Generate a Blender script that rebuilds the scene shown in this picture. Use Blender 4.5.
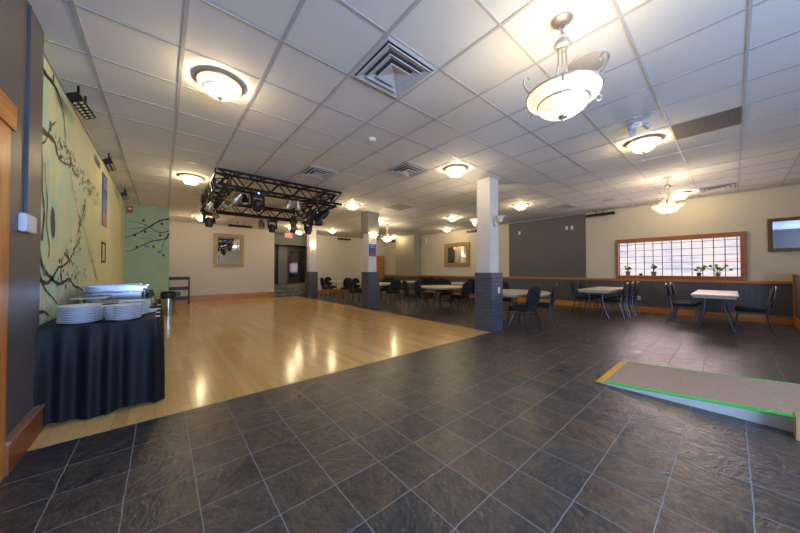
import bpy, bmesh, math, random
from mathutils import Vector, Matrix

for o in list(bpy.data.objects):
    bpy.data.objects.remove(o)
SC = bpy.context.scene
COL = SC.collection
PI = math.pi

# ------------------------------------------------------------------ camera, world, daylight, exposure
HC = 1.197            # camera height
CZ = 3.06             # ceiling height
yaw, pitch, roll = 0.7018, 0.0144, -0.0015
cy_, sy_ = math.cos(yaw), math.sin(yaw)
fw = Vector((sy_ * math.cos(pitch), cy_ * math.cos(pitch), math.sin(pitch)))
rt = Vector((cy_, -sy_, 0))
up = rt.cross(fw)
rt2 = rt * math.cos(roll) + up * math.sin(roll)
up2 = up * math.cos(roll) - rt * math.sin(roll)
cam_d = bpy.data.cameras.new('camera')
cam_d.sensor_width = 36
cam_d.lens = 281.23 / 800 * 36
cam_d.clip_start = 0.02
cam = bpy.data.objects.new('camera', cam_d)
COL.objects.link(cam)
m = Matrix((rt2, up2, -fw)).transposed().to_4x4()
m.translation = Vector((0, 0, HC))
cam.matrix_world = m
SC.camera = cam

w = bpy.data.worlds.new('world')
SC.world = w
w.use_nodes = True
bg = w.node_tree.nodes['Background']
bg.inputs['Color'].default_value = (0.45, 0.62, 1.0, 1)
bg.inputs['Strength'].default_value = 1.0

def area(name, loc, rot, sx, sy, power, col):
    d = bpy.data.lights.new(name, 'AREA')
    d.shape = 'RECTANGLE'; d.size = sx; d.size_y = sy
    d.energy = power; d.color = col
    o = bpy.data.objects.new(name, d)
    o.location = loc; o.rotation_euler = rot
    COL.objects.link(o)
    return o
# daylight entering through the shop window behind the camera and the glass block window
area('daylight_front', (0.9, -3.68, 1.45), (PI / 2, 0, 0), 3.0, 2.1, 350, (0.40, 0.60, 1.0))
area('daylight_block_window', (10.36, 1.04, 1.52), (0, PI / 2, 0), 0.9, 2.2, 24, (1.0, 0.74, 0.80))

SC.view_settings.view_transform = 'Standard'
SC.view_settings.look = 'None'
SC.view_settings.gamma = 1
SC.view_settings.use_curve_mapping = False
SC.view_settings.exposure = 0.38
LAMP = 0.95            # glow of the glass bowls
BULB = 60.0           # watts of the bulb inside each flush light
BULBC = (1.0, 0.85, 0.58)

# ------------------------------------------------------------------ materials
MATS = {}
def srgb(r, g, b):
    f = lambda c: (c / 255) / 12.92 if c / 255 <= 0.04045 else (((c / 255) + 0.055) / 1.055) ** 2.4
    return (f(r), f(g), f(b), 1)

def mat(name, col, rough=0.6, metal=0.0, noise=0.0, nscale=8.0, bump=0.0, bscale=40.0, emis=None, es=0.0, spec=0.5, stretch=None, coat=0.0):
    if name in MATS: return MATS[name]
    mt = bpy.data.materials.new(name); mt.use_nodes = True
    nt = mt.node_tree; b = nt.nodes['Principled BSDF']
    b.inputs['Roughness'].default_value = rough
    b.inputs['Metallic'].default_value = metal
    b.inputs['Specular IOR Level'].default_value = spec
    b.inputs['Coat Weight'].default_value = coat
    b.inputs['Base Color'].default_value = col
    tc = nt.nodes.new('ShaderNodeTexCoord')
    mp = nt.nodes.new('ShaderNodeMapping')
    if stretch: mp.inputs['Scale'].default_value = stretch
    nt.links.new(tc.outputs['Object'], mp.inputs['Vector'])
    n = nt.nodes.new('ShaderNodeTexNoise'); n.inputs['Scale'].default_value = nscale; n.inputs['Detail'].default_value = 4
    nt.links.new(mp.outputs[0], n.inputs['Vector'])
    r = nt.nodes.new('ShaderNodeValToRGB')
    r.color_ramp.elements[0].position = 0.3; r.color_ramp.elements[1].position = 0.7
    a = max(noise, 0.02)
    r.color_ramp.elements[0].color = (col[0] * (1 - a), col[1] * (1 - a), col[2] * (1 - a), 1)
    r.color_ramp.elements[1].color = (min(1, col[0] * (1 + a)), min(1, col[1] * (1 + a)), min(1, col[2] * (1 + a)), 1)
    nt.links.new(n.outputs['Fac'], r.inputs['Fac'])
    nt.links.new(r.outputs['Color'], b.inputs['Base Color'])
    if bump:
        n2 = nt.nodes.new('ShaderNodeTexNoise'); n2.inputs['Scale'].default_value = bscale
        nt.links.new(mp.outputs[0], n2.inputs['Vector'])
        bp = nt.nodes.new('ShaderNodeBump'); bp.inputs['Strength'].default_value = bump; bp.inputs['Distance'].default_value = 0.01
        nt.links.new(n2.outputs['Fac'], bp.inputs['Height'])
        nt.links.new(bp.outputs['Normal'], b.inputs['Normal'])
    if emis:
        b.inputs['Emission Color'].default_value = emis
        b.inputs['Emission Strength'].default_value = es
    MATS[name] = mt
    return mt

def wood(name, c1, c2, axis=0, rough=0.4):
    """timber with grain running along the given axis (0=x,1=y,2=z)"""
    if name in MATS: return MATS[name]
    mt = bpy.data.materials.new(name); mt.use_nodes = True
    nt = mt.node_tree; b = nt.nodes['Principled BSDF']; L = nt.links.new
    b.inputs['Roughness'].default_value = rough
    g = nt.nodes.new('ShaderNodeNewGeometry')
    mp = nt.nodes.new('ShaderNodeMapping')
    s = [14, 14, 14]; s[axis] = 0.9
    mp.inputs['Scale'].default_value = s
    L(g.outputs['Position'], mp.inputs['Vector'])
    n = nt.nodes.new('ShaderNodeTexNoise'); n.inputs['Scale'].default_value = 1.6; n.inputs['Detail'].default_value = 5
    n.inputs['Distortion'].default_value = 0.6
    L(mp.outputs[0], n.inputs['Vector'])
    r = nt.nodes.new('ShaderNodeValToRGB')
    r.color_ramp.elements[0].position = 0.32; r.color_ramp.elements[1].position = 0.68
    r.color_ramp.elements[0].color = c1; r.color_ramp.elements[1].color = c2
    L(n.outputs['Fac'], r.inputs['Fac']); L(r.outputs['Color'], b.inputs['Base Color'])
    MATS[name] = mt
    return mt

class NT:
    """tiny node helper"""
    def __init__(s, name):
        s.m = bpy.data.materials.new(name); s.m.use_nodes = True; MATS[name] = s.m
        s.nt = s.m.node_tree; s.b = s.nt.nodes['Principled BSDF']
    def n(s, t, **kw):
        x = s.nt.nodes.new(t)
        for k, v in kw.items(): setattr(x, k, v)
        return x
    def L(s, a, b): s.nt.links.new(a, b)
    def math(s, op, a, b=None, c=None, clamp=False):
        x = s.nt.nodes.new('ShaderNodeMath'); x.operation = op; x.use_clamp = clamp
        for i, v in enumerate((a, b, c)):
            if v is None: continue
            if isinstance(v, (int, float)): x.inputs[i].default_value = v
            else: s.L(v, x.inputs[i])
        return x.outputs[0]
    def comb(s, x, y, z=0.0):
        c = s.nt.nodes.new('ShaderNodeCombineXYZ')
        for i, v in enumerate((x, y, z)):
            if isinstance(v, (int, float)): c.inputs[i].default_value = v
            else: s.L(v, c.inputs[i])
        return c.outputs[0]
    def mix(s, f, a, b):
        x = s.nt.nodes.new('ShaderNodeMix'); x.data_type = 'RGBA'
        if isinstance(f, (int, float)): x.inputs[0].default_value = f
        else: s.L(f, x.inputs[0])
        for i, v in ((6, a), (7, b)):
            if isinstance(v, tuple): x.inputs[i].default_value = v
            else: s.L(v, x.inputs[i])
        return x.outputs[2]
    def noise(s, vec, scale, detail=4, dist=0.0):
        x = s.nt.nodes.new('ShaderNodeTexNoise'); x.inputs['Scale'].default_value = scale
        x.inputs['Detail'].default_value = detail; x.inputs['Distortion'].default_value = dist
        s.L(vec, x.inputs['Vector']); return x.outputs['Fac']
    def ramp(s, f, stops):
        x = s.nt.nodes.new('ShaderNodeValToRGB'); cr = x.color_ramp
        while len(cr.elements) < len(stops): cr.elements.new(0.5)
        for e, (p, c) in zip(cr.elements, stops): e.position = p; e.color = c
        s.L(f, x.inputs['Fac']); return x.outputs['Color']
    def bump(s, h, strength, dist=0.01):
        x = s.nt.nodes.new('ShaderNodeBump'); x.inputs['Strength'].default_value = strength
        x.inputs['Distance'].default_value = dist; s.L(h, x.inputs['Height']); return x.outputs['Normal']
    def pos(s):
        g = s.nt.nodes.new('ShaderNodeNewGeometry'); sp = s.nt.nodes.new('ShaderNodeSeparateXYZ')
        s.L(g.outputs['Position'], sp.inputs[0])
        return g.outputs['Position'], sp.outputs[0], sp.outputs[1], sp.outputs[2]

def slate():
    N = NT('slate_tile')
    P, X, Y, Z = N.pos()
    yy = N.math('SUBTRACT', Y, N.math('MULTIPLY', N.math('DIVIDE', N.math('SUBTRACT', Y, 2.648), 0.39, clamp=True), 0.09))
    wob = N.math('MULTIPLY', N.math('SUBTRACT', N.noise(P, 9, 2), 0.5), 0.035)
    u = N.math('ADD', N.math('DIVIDE', N.math('SUBTRACT', X, 0.155 - 0.2975 * 20), 0.2975), wob)
    v = N.math('ADD', N.math('DIVIDE', N.math('SUBTRACT', yy, 2.648 - 0.3 * 40), 0.30), wob)
    fu, fv = N.math('FLOOR', u), N.math('FLOOR', v)
    cell = N.comb(fu, fv)
    wn = N.n('ShaderNodeTexWhiteNoise'); wn.noise_dimensions = '3D'; N.L(cell, wn.inputs['Vector'])
    rnd = wn.outputs['Value']
    # distance to tile edge
    def edge(t, f):
        fr = N.math('SUBTRACT', t, f)
        return N.math('MINIMUM', fr, N.math('SUBTRACT', 1.0, fr))
    e = N.math('MINIMUM', edge(u, fu), edge(v, fv))
    grout = N.math('LESS_THAN', e, 0.009)
    # stone figure: noise stretched along a random direction per tile
    rot = N.n('ShaderNodeVectorRotate'); rot.rotation_type = 'Z_AXIS'
    N.L(P, rot.inputs['Vector']); N.L(N.math('MULTIPLY', rnd, 6.0), rot.inputs['Angle'])
    off = N.n('ShaderNodeVectorMath'); off.operation = 'ADD'
    N.L(rot.outputs[0], off.inputs[0]); N.L(N.comb(N.math('MULTIPLY', rnd, 37.0), N.math('MULTIPLY', rnd, 91.0)), off.inputs[1])
    mp = N.n('ShaderNodeMapping'); mp.inputs['Scale'].default_value = (1.0, 1.8, 1)
    N.L(off.outputs[0], mp.inputs['Vector'])
    V = mp.outputs[0]
    fig = N.noise(V, 2.6, 7, 1.4)
    patch = N.noise(V, 1.1, 3, 0.8)
    base = N.ramp(rnd, [(0.0, srgb(44, 54, 70)), (0.2, srgb(96, 88, 74)), (0.38, srgb(44, 48, 56)), (0.55, srgb(120, 100, 68)), (0.72, srgb(56, 64, 74)), (0.86, srgb(108, 78, 56)), (1.0, srgb(74, 80, 88))])
    warm = N.ramp(fig, [(0.30, srgb(40, 44, 52)), (0.46, srgb(70, 72, 76)), (0.58, srgb(104, 92, 74)), (0.72, srgb(134, 112, 80))])
    fine = N.noise(V, 14.0, 7, 2.0)
    c = N.mix(0.48, base, warm)
    c = N.mix(N.math('MULTIPLY', N.math('SUBTRACT', fine, 0.5, clamp=True), 3.0, clamp=True), c, srgb(118, 108, 94))
    c = N.mix(N.math('MULTIPLY', N.math('SUBTRACT', 0.48, fine, clamp=True), 3.0, clamp=True), c, srgb(30, 32, 38))
    c = N.mix(N.math('MULTIPLY', N.math('SUBTRACT', patch, 0.45, clamp=True), 1.6, clamp=True), c, srgb(60, 66, 78))
    scr = N.noise(V, 9.0, 6, 3.0)
    c = N.mix(N.math('MULTIPLY', N.math('GREATER_THAN', scr, 0.68), 0.35), c, srgb(160, 162, 168))
    c = N.mix(0.36, c, (0.004, 0.005, 0.007, 1))
    c = N.mix(grout, c, srgb(128, 130, 136))
    N.L(c, N.b.inputs['Base Color'])
    rr = N.math('ADD', 0.19, N.math('MULTIPLY', N.noise(V, 5, 4, 1.0), 0.30))
    rr = N.math('ADD', rr, N.math('MULTIPLY', grout, 0.35), clamp=True)
    N.L(rr, N.b.inputs['Roughness'])
    N.b.inputs['Specular IOR Level'].default_value = 0.55
    h = N.math('ADD', N.math('MULTIPLY', fig, 0.7), N.math('MULTIPLY', N.noise(V, 7, 6, 2.5), 0.6))
    h = N.math('SUBTRACT', h, N.math('MULTIPLY', grout, 0.3))
    N.L(N.bump(h, 0.38, 0.02), N.b.inputs['Normal'])
    return N.m

def maple():
    N = NT('maple_strip')
    P, X, Y, Z = N.pos()
    u = N.math('DIVIDE', N.math('ADD', X, 10.0), 0.083)
    fu = N.math('FLOOR', u)
    wn = N.n('ShaderNodeTexWhiteNoise'); wn.noise_dimensions = '1D'; N.L(fu, wn.inputs['W'])
    v = N.math('DIVIDE', N.math('ADD', Y, N.math('MULTIPLY', wn.outputs['Value'], 1.7)), 1.1)
    fv = N.math('FLOOR', v)
    w2 = N.n('ShaderNodeTexWhiteNoise'); w2.noise_dimensions = '3D'; N.L(N.comb(fu, fv), w2.inputs['Vector'])
    mp = N.n('ShaderNodeMapping'); mp.inputs['Scale'].default_value = (30, 1.6, 1)
    N.L(P, mp.inputs['Vector'])
    g = N.noise(mp.outputs[0], 1.5, 5, 0.5)
    c = N.ramp(w2.outputs['Value'], [(0, srgb(212, 170, 104)), (0.5, srgb(221, 181, 114)), (1, srgb(230, 192, 128))])
    c = N.mix(N.math('MULTIPLY', g, 0.22), c, srgb(182, 138, 84))
    fr = N.math('SUBTRACT', u, fu)
    seam = N.math('LESS_THAN', N.math('MINIMUM', fr, N.math('SUBTRACT', 1, fr)), 0.012)
    c = N.mix(N.math('MULTIPLY', seam, 0.45), c, srgb(120, 84, 45))
    N.L(c, N.b.inputs['Base Color'])
    N.b.inputs['Roughness'].default_value = 0.17
    N.L(N.bump(N.noise(mp.outputs[0], 1.0, 2), 0.03, 0.003), N.b.inputs['Normal'])
    return N.m

def beadboard():
    N = NT('beadboard_paint')
    P, X, Y, Z = N.pos()
    u = N.math('DIVIDE', N.math('ADD', N.math('ADD', X, Y), 20.0), 0.09)
    fr = N.math('FRACT', u)
    gr = N.math('LESS_THAN', fr, 0.09)
    c = N.mix(N.math('MULTIPLY', gr, 0.6), srgb(84, 86, 92), srgb(50, 52, 57))
    N.L(c, N.b.inputs['Base Color']); N.b.inputs['Roughness'].default_value = 0.5
    N.L(N.bump(N.math('SUBTRACT', 1.0, gr), 0.5, 0.006), N.b.inputs['Normal'])
    return N.m

def painted_brick():
    N = NT('painted_brick')
    P, X, Y, Z = N.pos()
    br = N.n('ShaderNodeTexBrick')
    br.inputs['Scale'].default_value = 1.0
    br.inputs['Brick Width'].default_value = 0.215; br.inputs['Row Height'].default_value = 0.075
    br.inputs['Mortar Size'].default_value = 0.009; br.inputs['Mortar Smooth'].default_value = 0.3
    br.inputs['Color1'].default_value = srgb(84, 86, 95); br.inputs['Color2'].default_value = srgb(76, 78, 87)
    br.inputs['Mortar'].default_value = srgb(66, 68, 76)
    N.L(N.comb(N.math('ADD', X, Y), Z), br.inputs['Vector'])
    N.L(br.outputs['Color'], N.b.inputs['Base Color']); N.b.inputs['Roughness'].default_value = 0.55
    N.L(N.bump(N.math('SUBTRACT', N.math('MULTIPLY', N.noise(P, 30, 3), 0.3), br.outputs['Fac']), 0.7, 0.008), N.b.inputs['Normal'])
    return N.m

def ceiling_tile():
    N = NT('ceiling_tile')
    P, X, Y, Z = N.pos()
    u = N.math('FLOOR', N.math('DIVIDE', N.math('ADD', X, 0.4936), 0.6096))
    v = N.math('FLOOR', N.math('DIVIDE', N.math('SUBTRACT', Y, 2.946), 0.6096))
    wn = N.n('ShaderNodeTexWhiteNoise'); N.L(N.comb(u, v), wn.inputs['Vector'])
    c = N.ramp(wn.outputs['Value'], [(0, srgb(218, 216, 213)), (1, srgb(224, 222, 219))])
    sp = N.noise(P, 160, 2)
    c = N.mix(N.math('MULTIPLY', N.math('GREATER_THAN', sp, 0.62), 0.3), c, srgb(190, 188, 186))
    N.L(c, N.b.inputs['Base Color']); N.b.inputs['Roughness'].default_value = 0.9
    N.L(N.bump(sp, 0.25, 0.003), N.b.inputs['Normal'])
    return N.m

def mural_paint(name, green):
    N = NT(name)
    P, X, Y, Z = N.pos()
    big = N.noise(P, 1.1, 4, 0.6)
    if green:
        c = N.ramp(big, [(0.3, srgb(150, 172, 124)), (0.55, srgb(166, 182, 134)), (0.75, srgb(154, 176, 138))])
        wv = N.noise(N.comb(X, N.math('MULTIPLY', Z, 9.0)), 1.4, 2, 0.4)
        c = N.mix(N.math('MULTIPLY', wv, 0.25), c, srgb(140, 168, 132))
    else:
        c = N.ramp(big, [(0.25, srgb(200, 210, 164)), (0.5, srgb(214, 216, 170)), (0.75, srgb(226, 222, 190))])
        f = N.math('SUBTRACT', 1.0, N.math('DIVIDE', N.math('SUBTRACT', Y, 3.6), 2.6), clamp=True)
        bl = N.math('MULTIPLY', N.math('MULTIPLY', f, N.math('GREATER_THAN', f, 0.0)), N.math('MULTIPLY', N.math('SUBTRACT', N.noise(P, 2.6, 4, 1.0), 0.42, clamp=True), 6.0, clamp=True), clamp=True)
        c = N.mix(N.math('MULTIPLY', bl, 0.8), c, srgb(160, 212, 196))
        low = N.math('MULTIPLY', N.math('SUBTRACT', 1.35, Z, clamp=True), N.math('MULTIPLY', N.math('SUBTRACT', N.noise(P, 5, 4, 1.5), 0.45, clamp=True), 9.0, clamp=True), clamp=True)
        c = N.mix(N.math('MULTIPLY', low, f), c, srgb(110, 160, 205))
    N.L(c, N.b.inputs['Base Color']); N.b.inputs['Roughness'].default_value = 0.6
    return N.m

def glass_block():
    N = NT('backlit_glass_block')
    P, X, Y, Z = N.pos()
    q = N.comb(X, N.math('MULTIPLY', Y, 0.8), N.math('MULTIPLY', Z, 3.0))
    n1 = N.noise(q, 2.3, 3, 0.8)
    c = N.ramp(n1, [(0.22, srgb(170, 196, 235)), (0.42, srgb(236, 224, 236)), (0.55, srgb(250, 238, 240)), (0.68, srgb(248, 206, 212)), (0.85, srgb(242, 190, 180))])
    n2 = N.noise(N.comb(X, Y, N.math('MULTIPLY', Z, 6)), 6.0, 3, 1.0)
    st = N.math('ADD', 0.46, N.math('MULTIPLY', n2, 0.5))
    N.L(c, N.b.inputs['Emission Color']); N.L(N.math('MULTIPLY', st, 1.0), N.b.inputs['Emission Strength'])
    N.b.inputs['Base Color'].default_value = (0.3, 0.3, 0.32, 1)
    N.b.inputs['Roughness'].default_value = 0.15
    N.L(N.bump(n2, 0.3, 0.01), N.b.inputs['Normal'])
    return N.m

SLATE, MAPLE, BEAD, BRICK, CTILE = slate(), maple(), beadboard(), painted_brick(), ceiling_tile()
MURAL, MURALG, GBLOCK = mural_paint('mural_cream', False), mural_paint('mural_green', True), glass_block()
BEIGE = mat('beige_wall_paint', srgb(204, 196, 176), 0.75, noise=0.02, bump=0.05, bscale=120)
DARK = mat('dark_taupe_paint', srgb(86, 82, 84), 0.45, bump=0.04, bscale=90)
GREYP = mat('grey_panel_paint', srgb(92, 90, 90), 0.55)
GREYC = mat('grey_column_paint', srgb(112, 108, 102), 0.5)
COLUMN = mat('white_column_paint', srgb(206, 202, 196), 0.6)
TEE = mat('ceiling_tee_metal', srgb(182, 180, 178), 0.5)
WX = wood('pine_x', srgb(158, 100, 44), srgb(196, 136, 68), 0)
WY = wood('pine_y', srgb(166, 102, 42), srgb(206, 140, 64), 1)
WZ = wood('pine_z', srgb(160, 100, 44), srgb(200, 136, 66), 2)
RWY = wood('red_oak_y', srgb(112, 62, 34), srgb(140, 80, 46), 1)
WORN = wood('worn_oak_y', srgb(128, 92, 74), srgb(158, 122, 98), 1, 0.6)
BLACKF = mat('black_fabric', srgb(20, 19, 21), 0.9, noise=0.25, nscale=120, bump=0.3, bscale=200)
CHROME = mat('brushed_steel_tube', srgb(92, 92, 96), 0.35, 0.85)
DCHROME = mat('dark_steel_tube', srgb(58, 57, 60), 0.45, 0.6)
TTOP = mat('cream_laminate', srgb(196, 184, 158), 0.45, noise=0.03)
TEDGE = mat('grey_table_edge', srgb(176, 174, 176), 0.5)
NICKEL = mat('brushed_nickel', srgb(190, 182, 172), 0.42, 0.7)
BRASSY = mat('bronze_rim', srgb(150, 128, 96), 0.35, 0.85)
def lit_glass(name, es, tr_):
    mt = bpy.data.materials.new(name); mt.use_nodes = True; MATS[name] = mt
    nt = mt.node_tree; b = nt.nodes['Principled BSDF']; out = nt.nodes['Material Output']
    b.inputs['Base Color'].default_value = srgb(240, 226, 200); b.inputs['Roughness'].default_value = 0.35
    b.inputs['Emission Color'].default_value = (1.0, 0.83, 0.60, 1); b.inputs['Emission Strength'].default_value = es
    n = nt.nodes.new('ShaderNodeTexNoise'); n.inputs['Scale'].default_value = 9; n.inputs['Distortion'].default_value = 1.5
    tc = nt.nodes.new('ShaderNodeTexCoord'); nt.links.new(tc.outputs['Object'], n.inputs['Vector'])
    mm = nt.nodes.new('ShaderNodeMath'); mm.operation = 'MULTIPLY_ADD'; mm.inputs[1].default_value = es * 0.5; mm.inputs[2].default_value = es * 0.75
    nt.links.new(n.outputs['Fac'], mm.inputs[0]); nt.links.new(mm.outputs[0], b.inputs['Emission Strength'])
    t_ = nt.nodes.new('ShaderNodeBsdfTransparent'); t_.inputs[0].default_value = (1, 0.93, 0.82, 1)
    mx = nt.nodes.new('ShaderNodeMixShader'); mx.inputs[0].default_value = tr_
    nt.links.new(b.outputs[0], mx.inputs[1]); nt.links.new(t_.outputs[0], mx.inputs[2]); nt.links.new(mx.outputs[0], out.inputs['Surface'])
    return mt
LAMPG = lit_glass('lit_alabaster_glass', LAMP, 0.34)
LAMPG2 = lit_glass('lit_alabaster_glass_soft', LAMP * 1.0, 0.25)
SHADEOFF = mat('unlit_frosted_glass', srgb(228, 222, 205), 0.35)
BLACKM = mat('black_metal', srgb(24, 24, 26), 0.4, 0.3, spec=0.4)
BLACKP = mat('black_plastic', srgb(20, 20, 22), 0.5)
SILVER = mat('silver_can', srgb(158, 150, 134), 0.38, 0.85)
STEEL = mat('polished_steel', srgb(158, 163, 172), 0.16, 1.0)
WHITEP = mat('white_plastic', srgb(220, 220, 220), 0.45)
VENT = mat('vent_metal', srgb(196, 198, 202), 0.45)
VENTD = mat('vent_dark', srgb(92, 92, 98), 0.8)
MIRROR = mat('mirror_glass', (0.9, 0.9, 0.9, 1), 0.02, 1.0)
GOLD = mat('gilt_frame', srgb(158, 132, 76), 0.45, 0.4, noise=0.15, nscale=30, bump=0.3, bscale=60)
BRONZEF = mat('dark_gilt_frame', srgb(104, 74, 38), 0.45, 0.3, noise=0.2, nscale=30, bump=0.3, bscale=60)
NAVY = mat('navy_black_cloth', srgb(8, 11, 19), 0.6, noise=0.15, nscale=20, spec=0.25)
CHINA = mat('white_china', srgb(228, 230, 236), 0.2)
LEAF = mat('green_leaf', srgb(120, 160, 50), 0.5, noise=0.2)
LEAFD = mat('dark_leaf', srgb(64, 84, 40), 0.5, noise=0.2)
POTG = mat('grey_pot', srgb(120, 108, 96), 0.7)
POTB = mat('brown_pot', srgb(80, 42, 34), 0.6)
SOIL = mat('potting_soil', srgb(50, 36, 26), 0.9)
INK = mat('painted_brown', srgb(62, 42, 32), 0.6)
INKT = mat('painted_teal', srgb(72, 140, 148), 0.6)
INKD = mat('painted_dark_green', srgb(44, 58, 46), 0.6)
CARPET = mat('ramp_carpet', srgb(180, 160, 142), 0.95, noise=0.15, nscale=60, bump=0.4, bscale=150)
RAMPW = mat('ramp_white_board', srgb(196, 200, 198), 0.6)
GREENT = mat('green_tape', srgb(0, 220, 80), 0.6, spec=0.2)
YELLOWT = mat('yellow_tape', srgb(222, 178, 50), 0.5)
STEPM = mat('stone_step', srgb(128, 120, 98), 0.6, noise=0.3, nscale=6)
DOORD = mat('dark_door', srgb(38, 28, 24), 0.35)
DGLASS = mat('dark_door_glass', srgb(26, 24, 26), 0.06, spec=0.8)
POSTB = mat('poster_blue', srgb(52, 78, 150), 0.5, noise=0.1)
POSTO = mat('poster_orange', srgb(170, 92, 52), 0.5, noise=0.35, nscale=12)
POSTW = mat('poster_white', srgb(205, 205, 205), 0.5)
EXITR = mat('exit_red', srgb(200, 20, 14), 0.5, emis=(1, 0.05, 0.03, 1), es=2.0)
REDP = mat('red_plastic', srgb(190, 36, 24), 0.4)
BLUEM = mat('raceway_metal', srgb(74, 80, 92), 0.45, 0.2)
BLUELED = mat('blue_led', srgb(40, 70, 255), 0.5, emis=(0.1, 0.25, 1, 1), es=6)
LENS = mat('lens_glass', srgb(190, 190, 160), 0.1, spec=0.8)
TANPAN = mat('tan_pan', srgb(150, 138, 110), 0.35, 0.4)

# ------------------------------------------------------------------ mesh helpers
class MB:
    def __init__(s): s.b = bmesh.new()
    def box(s, x0, x1, y0, y1, z0, z1, bev=0.0):
        r = bmesh.ops.create_cube(s.b, size=1)
        vs = r['verts']
        for v in vs:
            v.co = Vector(((x0 + x1) / 2 + v.co.x * (x1 - x0), (y0 + y1) / 2 + v.co.y * (y1 - y0), (z0 + z1) / 2 + v.co.z * (z1 - z0)))
        if bev:
            es = list({e for v in vs for e in v.link_edges})
            bmesh.ops.bevel(s.b, geom=es, offset=bev, segments=2, affect='EDGES')
        return s
    def obox(s, c, size, M):
        r = bmesh.ops.create_cube(s.b, size=1)
        for v in r['verts']:
            v.co = M @ Vector((v.co.x * size[0], v.co.y * size[1], v.co.z * size[2])) + Vector(c)
        return s
    def tube(s, pts, r, n=8, closed=False):
        pts = [Vector(p) for p in pts]
        rs = r if isinstance(r, (list, tuple)) else [r] * len(pts)
        rings = []
        prev = None
        for i, p in enumerate(pts):
            if closed: d = pts[(i + 1) % len(pts)] - pts[i - 1]
            else: d = pts[min(i + 1, len(pts) - 1)] - pts[max(i - 1, 0)]
            d.normalize()
            if prev is None:
                a = Vector((0, 0, 1)) if abs(d.z) < 0.9 else Vector((1, 0, 0))
                u = d.cross(a).normalized()
            else:
                u = (prev - d * prev.dot(d)).normalized()
            prev = u
            v = d.cross(u)
            rings.append([s.b.verts.new(p + (u * math.cos(2 * PI * k / n) + v * math.sin(2 * PI * k / n)) * rs[i]) for k in range(n)])
        m_ = len(rings)
        for i in range(m_ if closed else m_ - 1):
            A, B = rings[i], rings[(i + 1) % m_]
            for k in range(n):
                s.b.faces.new((A[k], A[(k + 1) % n], B[(k + 1) % n], B[k]))
        if not closed:
            s.b.faces.new(rings[0][::-1]); s.b.faces.new(rings[-1])
        return s
    def lathe(s, prof, c=(0, 0, 0), n=24, sx=1, sy=1, cap=True):
        rings = []
        for r, z in prof:
            if r < 1e-5: rings.append([s.b.verts.new((c[0], c[1], c[2] + z))])
            else: rings.append([s.b.verts.new((c[0] + sx * r * math.cos(2 * PI * k / n), c[1] + sy * r * math.sin(2 * PI * k / n), c[2] + z)) for k in range(n)])
        for A, B in zip(rings, rings[1:]):
            if len(A) == 1 and len(B) == 1: continue
            for k in range(n):
                if len(A) == 1: s.b.faces.new((A[0], B[(k + 1) % n], B[k]))
                elif len(B) == 1: s.b.faces.new((A[k], A[(k + 1) % n], B[0]))
                else: s.b.faces.new((A[k], A[(k + 1) % n], B[(k + 1) % n], B[k]))
        if cap:
            if len(rings[0]) > 1: s.b.faces.new(rings[0][::-1])
            if len(rings[-1]) > 1: s.b.faces.new(rings[-1])
        return s
    def prism(s, pts, d, off):
        """polygon given as 3d points, extruded by vector d"""
        d = Vector(d); off = Vector(off)
        A = [s.b.verts.new(Vector(p) + off) for p in pts]
        B = [s.b.verts.new(Vector(p) + off + d) for p in pts]
        n = len(pts)
        s.b.faces.new(A[::-1]); s.b.faces.new(B)
        for k in range(n): s.b.faces.new((A[k], A[(k + 1) % n], B[(k + 1) % n], B[k]))
        return s
    def rot(s, M, c=(0, 0, 0)):
        c = Vector(c)
        for v in s.b.verts: v.co = M @ (v.co - c) + c
        return s
    def build(s, name, material, parent=None, smooth=False, kind=None):
        bmesh.ops.recalc_face_normals(s.b, faces=s.b.faces)
        me = bpy.data.meshes.new(name); s.b.to_mesh(me); s.b.free()
        me.materials.append(material)
        if smooth:
            for p in me.polygons: p.use_smooth = True
            try: me.set_sharp_from_angle(angle=math.radians(40))
            except Exception: pass
        o = bpy.data.objects.new(name, me); COL.objects.link(o)
        if parent is not None: o.parent = parent
        if kind: o['kind'] = kind
        return o

def R(a, ax='Z'): return Matrix.Rotation(a, 3, ax)
def thing(name, label, cat, loc=(0, 0, 0), rz=0.0, group=None):
    o = bpy.data.objects.new(name, None); COL.objects.link(o)
    o.empty_display_size = 0.1
    o.location = loc; o.rotation_euler = (0, 0, rz)
    o['label'] = label; o['category'] = cat
    if group: o['group'] = group
    return o
def tag(o, label, cat, group=None):
    o['label'] = label; o['category'] = cat
    if group: o['group'] = group
    return o
def kids(o): return [c for c in COL.objects if c.parent == o]
def dup(root, loc, rz=0.0, label=None, group=None):
    tree = TREES.get(root.name) or [(c, kids(c)) for c in kids(root)]
    TREES[root.name] = tree
    r = root.copy(); COL.objects.link(r); r.location = loc; r.rotation_euler = (0, 0, rz)
    if label: r['label'] = label
    if group: r['group'] = group
    for c, g in tree:
        c2 = c.copy(); COL.objects.link(c2); c2.parent = r
        for d in g:
            d2 = d.copy(); COL.objects.link(d2); d2.parent = c2
    return r
TREES = {}
def struct(name, mb, mt, parent=None, smooth=False):
    return mb.build(name, mt, parent, smooth, None if parent is not None else 'structure')

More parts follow.
